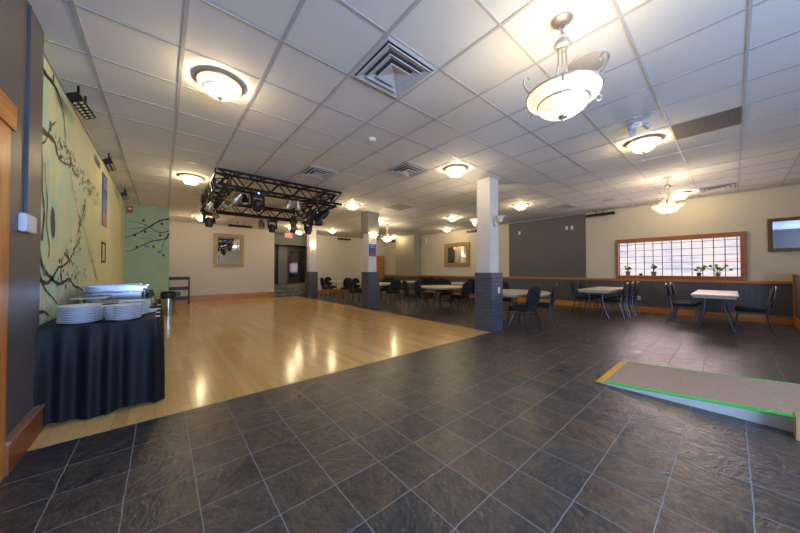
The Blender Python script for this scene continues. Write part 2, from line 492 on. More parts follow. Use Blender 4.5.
# ------------------------------------------------------------------ room shell
XL, XM, XW = -0.72, -0.79, 10.5      # dark wall, mural wall, window wall
YB, YF, YG = 13.5, 13.9, 10.8        # back wall, far wall, green mural wall
DX, DY = 4.88, 3.04                  # dance floor right / front edge
YN = -3.6                            # wall behind the camera
fl = MB()
fl.box(-1.0, 10.7, YN, DY, -0.1, 0).box(DX, 10.7, DY, 15.4, -0.1, 0).box(3.6, DX, 13.25, 15.4, -0.1, 0)
struct('floor', fl, SLATE)
struct('dance_floor', MB().box(-1.0, DX, DY, 13.25, -0.1, 0).box(-1.0, 3.6, 13.25, 13.7, -0.1, 0), MAPLE)
ceil = struct('ceiling', MB().box(-1.0, 10.7, YN, 15.4, CZ, CZ + 0.1), CTILE)
g = MB()
x = -0.4936
while x < 10.5:
    g.box(x - 0.014, x + 0.014, YN, 14.6, CZ - 0.005, CZ + 0.001); x += 0.6096
struct('main_tee', g, TEE, ceil)
g = MB()
y = 2.946 - 0.6096 * 10
while y < 14.6:
    g.box(-0.79, 10.5, y - 0.010, y + 0.010, CZ - 0.004, CZ + 0.001); y += 0.6096
struct('cross_tee', g, TEE, ceil)
struct('wall_angle', MB().box(XW - 0.02, XW, -3, YF, CZ - 0.02, CZ + .001).box(XM, XM + 0.02, 3.4, YG, CZ - 0.02, CZ + .001).box(0.15, 3.9, YB - 0.02, YB, CZ - 0.02, CZ + .001), TEE, ceil)

# left: dark wall then mural wall
struct('wall_left', MB().box(-1.0, XL, YN, 3.45, 0, CZ), DARK)
wm = struct('wall_left_mural', MB().box(-1.0, XM, 3.45, YG, 0, CZ), MURAL)
wg = struct('wall_back_mural', MB().box(-1.0, 0.15, YG, YG + 0.15, 0, CZ), MURALG)
struct('wall_return', MB().box(0.0, 0.15, YG + 0.15, YB, 0, CZ), BEIGE)
struct('wall_back', MB().box(0.15, 3.9, YB, YB + 0.2, 0, CZ), BEIGE)
struct('baseboard_back', MB().box(0.15, 3.9, YB - 0.025, YB, 0, 0.24), WX)
bb = struct('baseboard_left', MB().box(XL, XL + 0.042, 2.75, 3.43, 0, 0.175), RWY)
struct('baseboard_cap', MB().box(XL, XL + 0.05, 2.75, 3.44, 0.175, 0.195, 0.004), WORN, bb)
# door trim at far left
tr = struct('trim_1', MB().box(XL, XL + 0.03, 2.59, 2.75, 0, 2.04).box(XL, XL + 0.04, 1.55, 1.70, 0, 2.04), WZ)
struct('trim_head', MB().box(XL, XL + 0.04, 1.5, 2.79, 2.04, 2.19), WY, tr)
d1 = struct('door_1', MB().box(XL - 0.02, XL + 0.015, 1.7, 2.59, 0.01, 2.04), wood('door_oak', srgb(176, 130, 84), srgb(206, 160, 112), 2))

# far wall, recess with steps and entrance doors
struct('wall_far', MB().box(6.0, 10.7, YF, YF + 0.2, 0, CZ), BEIGE)
struct('baseboard_far', MB().box(6.0, 9.9, YF - 0.025, YF, 0, 0.2), WX)
struct('wall_recess', MB().box(3.7, 3.9, 13.7, 15.2, 0, CZ).box(6.0, 6.15, YF + 0.2, 15.2, 0, CZ).box(3.7, 6.2, 15.2, 15.35, 0, CZ).box(3.9, 6.0, 14.55, 15.2, 2.5, CZ), GREYP)
struct('wall_recess_pier', MB().box(4.52, 4.98, 15.0, 15.2, 0.54, 2.5), GREYC)
struct('stair', MB().box(3.9, 5.15, 13.75, 15.2, 0, 0.18).box(3.9, 5.15, 14.05, 15.2, 0.18, 0.36).box(3.9, 6.0, 14.35, 15.2, 0.36, 0.54).box(5.15, 6.0, 14.35, 15.2, 0, 0.36), STEPM)
struct('stair_edge_strip', MB().box(3.9, 5.15, 13.735, 13.77, 0.155, 0.185).box(3.9, 5.15, 14.035, 14.07, 0.335, 0.365).box(3.9, 5.15, 14.335, 14.37, 0.515, 0.545), mat('dark_edge_strip', srgb(70, 64, 52), .6))  # dark strips added along the step edges to set the steps apart
for nm, x0, x1 in (('door_2', 3.95, 4.5), ('door_3', 5.0, 5.95)):
    d = struct(nm, MB().box(x0, x1, 15.13, 15.2, 0.54, 2.45), DOORD)
    struct('door_glass', MB().box(x0 + 0.12, x1 - 0.12, 15.115, 15.13, 0.85, 2.25), DGLASS, d)
    struct('door_handle', MB().tube([(x0 + 0.06, 15.08, 1.45), (x0 + 0.06, 15.08, 1.75)], 0.012), CHROME, d)

# window wall
WY0, WY1, WZ0, WZ1 = -0.12, 2.22, 1.04, 2.0
ww = struct('wall_right', MB().box(XW, XW + 0.25, YN, WY0, 0, CZ).box(XW, XW + 0.25, WY1, YF + 0.2, 0, CZ).box(XW, XW + 0.25, WY0, WY1, 0, WZ0).box(XW, XW + 0.25, WY0, WY1, WZ1, CZ), BEIGE)
struct('wall_right_chase', MB().box(10.03, XW, 10.7, 12.25, 0, CZ), mat('chase_tone', srgb(160, 152, 134), 0.7))  # chase in one even tone, darker than the beige walls
struct('wall_panel_grey', MB().box(XW - 0.03, XW, 3.07, 5.7, 0.955, CZ - 0.02), GREYP)
struct('wainscot_right', MB().box(XW - 0.012, XW, -0.85, 10.7, 0.17, 0.885).box(XW - 0.012, XW, 12.25, YF, 0.17, 0.885).box(10.018, 10.03, 10.7, 12.25, 0.17, 0.885).box(10.018, XW - 0.012, 10.688, 10.7, 0.17, 0.885), BEAD)
struct('trim_2', MB().box(XW - 0.045, XW, -0.85, 10.7, 0.885, 0.95, 0.006).box(9.985, 10.03, 10.66, 12.29, 0.885, 0.95, 0.006).box(10.03, XW - .045, 10.655, 10.7, 0.885, 0.95).box(XW - 0.045, XW, 12.29, YF, 0.885, 0.95), WY)
struct('baseboard_right', MB().box(XW - 0.03, XW, -0.85, 10.7, 0, 0.17).box(10.0, 10.03, 10.7, 12.25, 0, 0.17), WY)
tw = struct('trim_3', MB().box(XW - 0.05, XW, WY0 - 0.1, WY1 + 0.06, WZ1, WZ1 + 0.11, 0.006).box(XW - 0.05, XW, WY0 - 0.1, WY0, WZ0, WZ1).box(XW - 0.05, XW, WY1, WY1 + 0.06, WZ0, WZ1).box(XW - 0.055, XW, WY0 - 0.1, WY1 + 0.06, 0.955, WZ0 - 0.02), wood('red_pine_y', srgb(138, 78, 40), srgb(176, 108, 60), 1))
struct('window_sill', MB().box(XW - 0.07, XW + 0.1, WY0 - 0.0, WY1 + 0.0, WZ0 - 0.02, WZ0 + 0.005), WY, tw)
win = struct('window_1', MB().box(XW + 0.1, XW + 0.18, WY0, WY1, WZ0, WZ1), GBLOCK)
jm = MB()
y = WY0 + 0.045
while y < WY1:
    jm.box(XW + 0.092, XW + 0.1, y - 0.008, y + 0.008, WZ0, WZ1); y += 0.1905
z = WZ0 + 0.19
while z < WZ1:
    jm.box(XW + 0.093, XW + 0.1, WY0, WY1, z - 0.006, z + 0.006); z += 0.178
struct('mortar_joint', jm, mat('dark_joint', srgb(92, 84, 92), 0.7), win)

# knee wall at the far right
kw = struct('wall_knee', MB().box(9.3, XW - 0.05, -1.0, -0.86, 0.12, 1.09), BEAD)
struct('trim_cap', MB().box(9.25, XW - 0.05, -1.03, -0.83, 1.09, 1.125, 0.004), WX, kw)
struct('trim_post', MB().box(XW - 0.13, XW - 0.05, -1.0, -0.835, 0, 1.09), WZ, kw)
struct('trim_base', MB().box(9.3, XW - 0.13, -1.0, -0.84, 0, 0.2), WX, kw)

# wall behind the camera with shop window
wf = MB().box(-1.0, -0.65, YN - 0.15, YN, 0, CZ).box(4.0, 10.7, YN - 0.15, YN, 0, CZ).box(-0.6, 4.0, YN - 0.15, YN, 0, 0.35).box(-0.6, 4.0, YN - 0.15, YN, 2.6, CZ)
struct('wall_front', wf, BEIGE)
struct('window_2', MB().box(-0.6, 4.0, YN - 0.1, YN - 0.04, 0.35, 0.42).box(-0.6, 4.0, YN - 0.1, YN - 0.04, 2.53, 2.6).box(-0.6, -0.53, YN - 0.1, YN - 0.04, .42, 2.53).box(3.93, 4.0, YN - 0.1, YN - 0.04, .42, 2.53).box(1.66, 1.74, YN - 0.1, YN - 0.04, .42, 2.53), BLACKM)

# pillars
def pillar(x0, y0, name, label, grey_top=False):
    t = thing(name, label, 'pillar', (x0, y0, 0))
    MB().box(-0.15, 0.155, -0.15, 0.15, 1.15, CZ).build('shaft', COLUMN, t)
    b = MB().box(-0.20, 0.21, -0.21, 0.18, 0, 1.15).build('brick_casing', BRICK, t)
    if grey_top:
        MB().box(-0.21, 0.21, -0.21, 0.21, 2.40, CZ).build('upper_casing', GREYC, t)
    return t
P1 = (5.11, 3.25); P2 = (5.11, 7.55); P3 = (5.11, 12.2)
pillar(*P1, 'pillar', 'nearest white pillar with grey brick base at the corner of the dance floor')
pillar(*P2, 'pillar', 'middle pillar boxed in grey at its top and base, with a blue poster', True)
pillar(*P3, 'pillar', 'farthest white pillar with grey base beside the steps and exit sign')

# ------------------------------------------------------------------ mural painting (strokes belong to the wall)
def ribbon(mb, pts, w0, w1, axis, plane, thick=0.002):
    """painted stroke on a wall; pts are (along, z)"""
    n = len(pts)
    P = []
    # resample with catmull-rom
    for i in range(n - 1):
        p0 = Vector(pts[max(i - 1, 0)]); p1 = Vector(pts[i]); p2 = Vector(pts[i + 1]); p3 = Vector(pts[min(i + 2, n - 1)])
        for k in range(5):
            t = k / 5
            P.append(0.5 * ((2 * p1) + (p2 - p0) * t + (2 * p0 - 5 * p1 + 4 * p2 - p3) * t * t + (3 * p1 - p0 - 3 * p2 + p3) * t ** 3))
    P.append(Vector(pts[-1]))
    L, Rr = [], []
    m_ = len(P)
    for i, p in enumerate(P):
        d = (P[min(i + 1, m_ - 1)] - P[max(i - 1, 0)]).normalized()
        nn = Vector((-d.y, d.x)); ww_ = (w0 + (w1 - w0) * i / (m_ - 1)) / 2 * (1 + 0.25 * math.sin(i * 1.7))
        for arr, s_ in ((L, 1), (Rr, -1)):
            q = p + nn * ww_ * s_
            arr.append(mb.b.verts.new((plane, q.x, q.y) if axis == 'x' else (q.x, plane, q.y)))
    for i in range(m_ - 1):
        mb.b.faces.new((L[i], L[i + 1], Rr[i + 1], Rr[i]))
def blob(mb, c, rx, rz, axis, plane, ang=0.0, n=10):
    vs = []
    for k in range(n):
        a = 2 * PI * k / n
        dx, dz = rx * math.cos(a), rz * math.sin(a)
        x_, z_ = dx * math.cos(ang) - dz * math.sin(ang), dx * math.sin(ang) + dz * math.cos(ang)
        vs.append(mb.b.verts.new((plane, c[0] + x_, c[1] + z_) if axis == 'x' else (c[0] + x_, plane, c[1] + z_)))
    mb.b.faces.new(vs)
rnd = random.Random(5)
px = XM + 0.003
M = MB()
ribbon(M, [(3.5, 2.36), (3.83, 2.4), (4.12, 2.42), (4.19, 2.36), (4.33, 2.31), (4.6, 2.34), (4.96, 2.43)], 0.06, 0.012, 'x', px)
ribbon(M, [(3.5, 2.9), (3.83, 2.91), (4.09, 2.94), (4.3, 2.9), (4.45, 2.76), (4.52, 2.55), (4.6, 2.35)], 0.05, 0.006, 'x', px)
ribbon(M, [(3.5, 2.2), (3.83, 2.31), (3.99, 2.5), (4.17, 2.63)], 0.02, 0.012, 'x', px)
ribbon(M, [(4.73, 2.31), (4.83, 2.17), (5.04, 1.98), (5.26, 1.81), (5.57, 1.7), (5.78, 1.52), (6.08, 1.33), (6.52, 1.05)], 0.008, 0.014, 'x', px)
ribbon(M, [(5.54, 2.07), (5.37, 1.91), (5.26, 1.77), (5.06, 1.62)], 0.02, 0.01, 'x', px)
ribbon(M, [(3.76, 2.3), (3.79, 2.1), (3.8, 1.89), (3.86, 1.69), (3.8, 1.46)], 0.015, 0.05, 'x', px)
ribbon(M, [(3.86, 2.15), (3.88, 1.99), (3.94, 1.83), (3.92, 1.61), (4.02, 1.43), (4.0, 1.32)], 0.012, 0.02, 'x', px)
ribbon(M, [(3.66, 1.5), (3.75, 1.36), (3.86, 1.22), (4.07, 1.14), (4.33, 1.07), (4.59, 1.09), (4.76, 1.11), (5.0, 1.02), (5.26, 0.99), (5.56, 0.91)], 0.05, 0.02, 'x', px)
ribbon(M, [(3.7, 1.16), (3.79, 1.12), (3.95, 1.09), (4.13, 1.13), (4.32, 1.23), (4.5, 1.25), (4.79, 1.34), (5.07, 1.51), (5.27, 1.61)], 0.045, 0.012, 'x', px)
ribbon(M, [(3.7, 1.3), (3.84, 1.09), (3.98, 1.01), (4.14, 0.95), (4.3, 0.88)], 0.03, 0.012, 'x', px)
ribbon(M, [(3.62, 0.98), (3.75, 0.86), (3.9, 0.84), (4.05, 0.79)], 0.05, 0.012, 'x', px)
blob(M, (4.12, 1.65), 0.07, 0.15, 'x', px, 0.15, 14)
blob(M, (4.06, 2.99), 0.02, 0.045, 'x', px)
for k in range(130):
    t = rnd.random(); pth = rnd.choice([[(4.3, 1.2), (5.3, 1.65)], [(4.4, 1.15), (5.3, 1.5)], [(4.8, 2.2), (6.5, 1.1)], [(4.1, 2.4), (4.9, 2.45)], [(4.3, 1.1), (5.6, 1.2)], [(5.2, 1.7), (5.6, 2.1)]])
    yy_ = pth[0][0] + t * (pth[1][0] - pth[0][0]); zz_ = pth[0][1] + t * (pth[1][1] - pth[0][1])
    blob(M, (yy_ + rnd.uniform(-.06, .06), zz_ + rnd.uniform(-.09, .09)), rnd.uniform(.008, .018), rnd.uniform(.015, .035), 'x', px + 0.0005, rnd.uniform(-.6, .6), 7)
M.build('painted_branches', INK, wm)
M = MB()
for k in range(140):
    t = rnd.random()
    blob(M, (4.3 + t * 2.4 + rnd.uniform(-.05, .05), 2.42 - 0.18 * t * 0.6 + rnd.uniform(-.12, .12)), rnd.uniform(.006, .02), rnd.uniform(.012, .03), 'x', px + 0.001, rnd.uniform(-1, 1), 6)
for c_ in ((4.0, 2.52), (3.88, 1.2), (4.75, 2.42)): blob(M, c_, .03, .05, 'x', px + 0.001)
M.build('painted_foliage', mat('painted_sage', srgb(92, 128, 112), 0.6), wm)
M = MB()
blob(M, (4.17, 1.64), 0.12, 0.22, 'x', px - 0.001, 0.15, 14)
ribbon(M, [(3.96, 2.2), (3.99, 1.8), (3.97, 1.5)], 0.04, 0.05, 'x', px - 0.001)
M.build('painted_halo', mat('painted_pale_teal', srgb(176, 214, 196), 0.6), wm)
pg = YG - 0.003
M = MB()
ribbon(M, [(0.14, 2.74), (-0.07, 2.66), (-0.34, 2.42), (-0.55, 2.25), (-0.78, 2.11)], 0.05, 0.015, 'y', pg)
ribbon(M, [(0.14, 2.37), (-0.07, 2.32), (-0.29, 2.45), (-0.47, 2.55), (-0.76, 2.58)], 0.03, 0.01, 'y', pg)
ribbon(M, [(0.14, 2.31), (0.07, 2.15), (-0.18, 2.07), (-0.38, 1.96), (-0.63, 1.78), (-0.78, 1.73)], 0.045, 0.012, 'y', pg)
ribbon(M, [(-0.68, 2.36), (-0.51, 2.41), (-0.34, 2.42)], 0.01, 0.02, 'y', pg)
ribbon(M, [(-0.2, 2.08), (-0.29, 2.13), (-0.51, 2.11)], 0.015, 0.008, 'y', pg)
ribbon(M, [(0.1, 2.22), (0.0, 1.93), (-0.02, 1.75)], 0.018, 0.008, 'y', pg)
for c_ in ((-.42, 2.63), (-.05, 2.24), (-.02, 2.58), (-.38, 2.31), (-.2, 1.9), (-.55, 1.87), (-.6, 2.2), (0.02, 1.66)): blob(M, c_, .03, .04, 'y', pg)
M.build('painted_branches', INKD, wg)
M = MB(); blob(M, (-.34, 1.9), .06, .035, 'y', pg - .001); blob(M, (-.07, 1.75), .06, .04, 'y', pg - .001)
M.build('painted_leaves', INKT, wg)

# ------------------------------------------------------------------ lights
def bowl_profile(r, h, n=7):
    return [(r * math.cos(PI / 2 * i / n), -h * math.sin(PI / 2 * i / n)) for i in range(n)] + [(0.0, -h)]
def make_flush(glass, label):
    t = thing('ceiling_light', label, 'ceiling light')
    MB().lathe([(0.19, 0.0), (0.202, -0.008), (0.20, -0.024), (0.182, -0.03), (0.17, 0.0)], n=32, cap=False).build('rim', BRASSY, t, True)
    gl = MB().lathe([(0.188, -0.028), (0.182, -0.05), (0.165, -0.068), (0.135, -0.08)], n=28, cap=False).lathe([(0.135, -0.083), (0.12, -0.112), (0.085, -0.138), (0.04, -0.152), (0.0, -0.155)], n=28, cap=False).build('glass_bowl', glass, t, True)
    ring = [(0.137 * math.cos(2 * PI * k / 28), 0.137 * math.sin(2 * PI * k / 28), -0.082) for k in range(28)]
    MB().tube(ring, 0.009, 6, True).build('band', BRASSY, t, True)
    MB().lathe([(0.0, -0.152), (0.028, -0.152), (0.026, -0.163), (0.012, -0.17), (0.01, -0.18), (0.004, -0.185), (0, -0.186)], n=12).build('finial', NICKEL, t, True)
    return t
flush_spots = [
    (0.421, 3.25, 'round flush ceiling light nearest the mural, the largest one seen at upper left'),
    (0.421, 6.91, 'round flush ceiling light just left of the lighting truss'),
    (1.03, 11.79, 'round flush ceiling light above the back wall left of the gilt mirror'),
    (4.079, 3.25, 'round flush ceiling light right of the square vent and left of the nearest pillar'),
    (4.079, 6.91, 'round flush ceiling light between the truss and the middle pillar'),
    (4.079, 11.79, 'round flush ceiling light in front of the exit sign'),
    (5.908, 11.79, 'round flush ceiling light in front of the far wall, right of the farthest pillar'),
    (5.908, 8.13, 'round flush ceiling light just right of the middle pillar top'),
    (5.298, 0.81, 'round flush ceiling light beside three small white spot heads'),
    (7.737, 3.86, 'round flush ceiling light right of the nearest pillar before the grey wall panel'),
    (7.737, 6.30, 'round flush ceiling light above the large gilt mirror, nearer of the two there'),
    (9.566, 8.13, 'round flush ceiling light closest to the wall of the large gilt mirror'),
    (9.566, 0.81, 'round flush ceiling light behind the smaller chandelier near the glass block window'),
    (9.566, 11.79, 'round flush ceiling light behind the farthest chandelier'),
    (5.0, 13.4, 'round flush ceiling light beside the exit sign at the entrance steps'),
]
def bulb(x_, y_, z_, e, r_=0.035):
    d = bpy.data.lights.get('bulb_%g' % e)
    if d is None:
        d = bpy.data.lights.new('bulb_%g' % e, 'POINT'); d.energy = e; d.color = BULBC; d.shadow_soft_size = r_
    o = bpy.data.objects.new('bulb', d); COL.objects.link(o); o.location = (x_, y_, z_)
f0 = make_flush(LAMPG, flush_spots[0][2]); f0.location = (flush_spots[0][0], flush_spots[0][1], CZ); f0['group'] = 'flush ceiling lights'
for x_, y_, lb in flush_spots[1:]:
    dup(f0, (x_, y_, CZ), 0, lb, 'flush ceiling lights')
for x_, y_, lb in flush_spots: bulb(x_, y_, CZ - 0.12, BULB)

def make_chandelier(label):
    t = thing('chandelier', label, 'chandelier')
    MB().lathe([(0, 0), (0.07, 0), (0.072, -0.008), (0.05, -0.022), (0.012, -0.034), (0, -0.034)], n=24).build('canopy', NICKEL, t, True)
    ch = MB()
    for i, z_ in enumerate((-0.055, -0.085, -0.115)):
        pts = [((0.02 * math.cos(a), 0, z_ + 0.022 * math.sin(a)) if i % 2 else (0, 0.02 * math.cos(a), z_ + 0.022 * math.sin(a))) for a in [2 * PI * k / 12 for k in range(12)]]
        ch.tube(pts, 0.004, 6, True)
    ch.build('chain', NICKEL, t, True)
    MB().lathe([(0, -0.13), (0.02, -0.135), (0.05, -0.16), (0.058, -0.185), (0.05, -0.205), (0.03, -0.215), (0.032, -0.235), (0, -0.235)], n=20).build('hub', NICKEL, t, True)
    for k in range(6):
        a = 2 * PI * k / 6 + 0.35
        c_, s_ = math.cos(a), math.sin(a)
        pr = [(0.028, -0.215), (0.030, -0.32), (0.042, -0.42), (0.08, -0.49), (0.14, -0.53), (0.238, -0.553)]
        MB().tube([(r_ * c_, r_ * s_, z_) for r_, z_ in pr], 0.006, 6).build('arm', NICKEL, t, True)
        if k % 2 == 0:
            pr = [(0.238, -0.553), (0.27, -0.53), (0.29, -0.485), (0.285, -0.44), (0.262, -0.425), (0.248, -0.445), (0.258, -0.465), (0.27, -0.46)]
            MB().tube([(r_ * c_, r_ * s_, z_) for r_, z_ in pr], 0.006, 6).build('scroll', NICKEL, t, True)
        else:
            pr = [(0.24, -0.558), (0.268, -0.553), (0.29, -0.568), (0.285, -0.598), (0.262, -0.603), (0.248, -0.588)]
            MB().tube([(r_ * c_, r_ * s_, z_) for r_, z_ in pr], 0.006, 6).build('scroll', NICKEL, t, True)
    ring = lambda r_, z_: [(r_ * math.cos(2 * PI * k / 36), r_ * math.sin(2 * PI * k / 36), z_) for k in range(36)]
    MB().tube(ring(0.246, -0.557), 0.007, 6, True).build('rim', NICKEL, t, True)
    MB().lathe([(0.243, -0.561), (0.232, -0.59), (0.20, -0.612), (0.168, -0.622)], n=32, cap=False).build('glass_bowl', LAMPG2, t, True)
    MB().tube(ring(0.169, -0.625), 0.008, 6, True).build('band', NICKEL, t, True)
    MB().lathe([(0.166, -0.628), (0.15, -0.668), (0.10, -0.703), (0.05, -0.718), (0, -0.721)], n=32, cap=False).build('glass_dome', LAMPG2, t, True)
    MB().lathe([(0, -0.713), (0.035, -0.718), (0.03, -0.733), (0.012, -0.741), (0.012, -0.753), (0.006, -0.763), (0, -0.765)], n=14).build('finial', NICKEL, t, True)
    return t
c0 = make_chandelier('large nickel bowl chandelier with scrolled arms, hanging nearest at upper right')
c0.location = (2.26, 0.80, CZ); c0['group'] = 'bowl chandeliers'
dup(c0, (7.75, 0.83, CZ), 0.3, 'small looking nickel bowl chandelier hanging before the glass block window', 'bowl chandeliers')
dup(c0, (6.9, 8.95, CZ), 0.6, 'farthest bowl chandelier, seen just right of the middle pillar', 'bowl chandeliers')
for x_, y_ in ((2.26, 0.80), (7.75, 0.83), (6.9, 8.95)):
    for k in range(3):
        a = 2 * PI * k / 3 + 0.4
        bulb(x_ + 0.09 * math.cos(a), y_ + 0.09 * math.sin(a), CZ - 0.57, BULB * 0.09)
def sconce(loc, label, lit, rz=0.0):
    t = thing('wall_sconce', label, 'wall lamp', loc, rz, 'pillar sconces')
    MB().box(-0.04, 0.04, -0.012, 0.0, -0.10, 0.06, 0.004).build('back_plate', NICKEL, t)
    MB().tube([(0, -0.01, -0.04), (0, -0.06, -0.08), (0, -0.11, -0.06), (0, -0.12, -0.02)], 0.008, 8).build('arm', NICKEL, t, True)
    MB().lathe([(0.025, -0.02), (0.035, 0.01), (0.05, 0.05), (0.075, 0.085), (0.10, 0.10), (0.095, 0.10), (0.07, 0.08), (0.045, 0.045), (0.03, 0.01), (0.0, 0.0)], (0, -0.12, 0), 20, cap=False).build('glass_shade', LAMPG if lit else SHADEOFF, t, True)
    if lit: bulb(loc[0] + math.sin(rz) * 0.12, loc[1] - math.cos(rz) * 0.12, loc[2] + 0.06, 10.0, 0.025)
    return t
sconce((P1[0] + 0.02, P1[1] - 0.16, 2.18), 'unlit white bell sconce on the front of the nearest pillar', False)
sconce((P1[0] - 0.05, P1[1] + 0.16, 2.18), 'lit bell sconce half hidden behind the nearest pillar', True, PI)
sconce((P2[0] + 0.02, P2[1] - 0.16, 2.24), 'lit bell sconce on the middle pillar above the blue poster', True)
sconce((P3[0], P3[1] - 0.16, 2.15), 'lit bell sconce on the farthest pillar near the steps', True)

# ------------------------------------------------------------------ ceiling vents and small fittings
def diffuser(cx, cy, label, big=False):
    t = thing('ceiling_vent', label, 'vent', (cx, cy, CZ), 0, 'ceiling vents')
    h = 0.298
    def sq(a, b, z0, z1, mt, nm):
        mb = MB()
        A = [mb.b.verts.new((sx * a, sy * a, z0)) for sx, sy in ((-1, -1), (1, -1), (1, 1), (-1, 1))]
        B = [mb.b.verts.new((sx * b, sy * b, z1)) for sx, sy in ((-1, -1), (1, -1), (1, 1), (-1, 1))]
        for k in range(4): mb.b.faces.new((A[k], A[(k + 1) % 4], B[(k + 1) % 4], B[k]))
        o = mb.build(nm, mt, t)
        md = o.modifiers.new('thick', 'SOLIDIFY'); md.thickness = 0.006
        return o
    sq(h, h - 0.03, -0.004, -0.012, VENT, 'frame')
    MB().box(-h + .03, h - .03, -h + .03, h - .03, -0.004, -0.001).build('duct_shade_plate', VENTD, t)  # dark plate paints in the shade of the duct behind the louvres
    sq(0.255, 0.20, -0.022, -0.004, VENT, 'louvre')
    sq(0.185, 0.13, -0.030, -0.004, VENT, 'louvre')
    sq(0.115, 0.002, -0.036, -0.006, VENT, 'centre_plate')
    return t
v0 = diffuser(1.64, 2.032, 'large square white ceiling diffuser near the camera, top centre of the photo')
for x_, y_, lb in ((2.249, 5.08, 'square ceiling diffuser beside the lighting truss'), (3.469, 3.86, 'square ceiling diffuser left of the flush light nearest the near pillar'),
                   (8.956, 9.347, 'farthest square ceiling diffuser, ahead of the large gilt mirror'), (8.956, 3.25, 'square ceiling diffuser above the grey wall panel'),
                   (9.566, 0.203, 'square ceiling diffuser near the top of the window wall at right')):
    dup(v0, (x_, y_, CZ), 0, lb)
pt = MB().box(-0.29, 0.29, -0.29, 0.29, -0.008, -0.001).build('ceiling_access_panel', mat('tan_panel', srgb(160, 150, 134), 0.7)); pt.location = (5.298, 6.30, CZ)
tag(pt, 'plain tan square panel in the ceiling behind the middle light row', 'ceiling panel')
rg = thing('return_grille', 'dark perforated return air grille filling one ceiling tile at upper right', 'vent', (5.298, 0.203, CZ))
MB().box(-.295, .295, -.295, .295, -0.004, -0.001).build('backing', VENTD, rg)
gm = MB()
for k in range(40): gm.box(-.295, .295, -.29 + k * .0147, -.2815 + k * .0147, -0.009, -0.005)
gm.build('grille_bars', mat('grille_metal', srgb(128, 118, 106), 0.6), rg)
for x_, y_, r_, lb in ((2.9, 0.81, 0.155, 'round white ceiling speaker behind the large chandelier'), (8.98, 2.1, 0.14, 'round ceiling speaker between the grey panel and the window'), (6.58, 4.57, 0.12, 'round ceiling speaker left of the nearest pillar top')):
    t = thing('ceiling_speaker', lb, 'speaker', (x_, y_, CZ), 0, 'round ceiling speakers')
    MB().lathe([(0, 0), (r_, 0), (r_, -0.006), (r_ - 0.012, -0.010), (0, -0.010)], n=32).build('grille', mat('speaker_grille', srgb(188, 182, 172), 0.7), t, True)
    MB().lathe([(r_ - .01, -0.010), (r_, -0.008), (r_ - .004, -0.014)], n=32, cap=False).build('ring', TEE, t, True)
t = thing('smoke_detector', 'small white smoke detector on the ceiling tile past the large vent', 'smoke detector', (2.25, 3.27, CZ))
MB().lathe([(0, 0), (0.05, 0), (0.05, -0.02), (0.035, -0.035), (0, -0.035)], n=20).build('housing', WHITEP, t, True)
MB().lathe([(0, -0.035), (0.012, -0.035), (0.01, -0.042), (0, -0.042)], n=10).build('sensor_cap', TEE, t, True)
t = thing('spot_cluster', 'three small white spot heads on one ceiling base', 'spotlight', (4.60, 0.77, CZ), 0.5)
MB().lathe([(0, 0), (0.06, 0), (0.055, -0.02), (0, -0.02)], n=20).build('base', WHITEP, t, True)
for a in (0.2, 2.3, 4.4):
    d_ = Vector((math.cos(a), math.sin(a), 0))
    arm_ = MB().tube([(0, 0, -0.02), tuple(d_ * 0.07 + Vector((0, 0, -0.04)))], 0.008, 8).build('arm', WHITEP, t, True)
    hd = MB().lathe([(0, 0.03), (0.03, 0.03), (0.045, 0.0), (0.045, -0.02), (0, -0.02)], n=16)
    hd.rot(R(0.9, 'Y')).rot(R(a)); 
    for v in hd.b.verts: v.co += d_ * 0.10 + Vector((0, 0, -0.055))
    hd.build('head', mat('grey_white_head', srgb(186, 184, 186), 0.4), t, True)

# exit sign
t = thing('exit_sign', 'glowing red exit sign hanging above the entrance steps', 'exit sign', (4.43, 13.2, 2.82))
MB().box(-0.17, 0.17, -0.03, 0.03, -0.1, 0.1, 0.006).build('housing', WHITEP, t)
MB().tube([(0, 0, 0.1), (0, 0, 0.24)], 0.012, 8).build('stem', WHITEP, t)
MB().box(-0.15, 0.15, -0.034, -0.03, -0.08, 0.08).build('face', mat('exit_face', srgb(220, 40, 30), 0.5, emis=(1.0, 0.06, 0.04, 1), es=1.2), t)
cu = bpy.data.curves.new('lettering', 'FONT'); cu.body = 'EXIT'; cu.size = 0.13; cu.extrude = 0.002; cu.align_x = 'CENTER'; cu.align_y = 'CENTER'
to = bpy.data.objects.new('tmp_text', cu); COL.objects.link(to)
me = bpy.data.meshes.new_from_object(to.evaluated_get(bpy.context.evaluated_depsgraph_get())); bpy.data.objects.remove(to)
me.materials.clear(); me.materials.append(mat('exit_letter', srgb(255, 230, 220), 0.5, emis=(1.0, 0.30, 0.22, 1), es=0.9))
lo = bpy.data.objects.new('lettering', me); COL.objects.link(lo); lo.parent = t; lo.location = (0, -0.037, 0); lo.rotation_euler = (PI / 2, 0, 0)

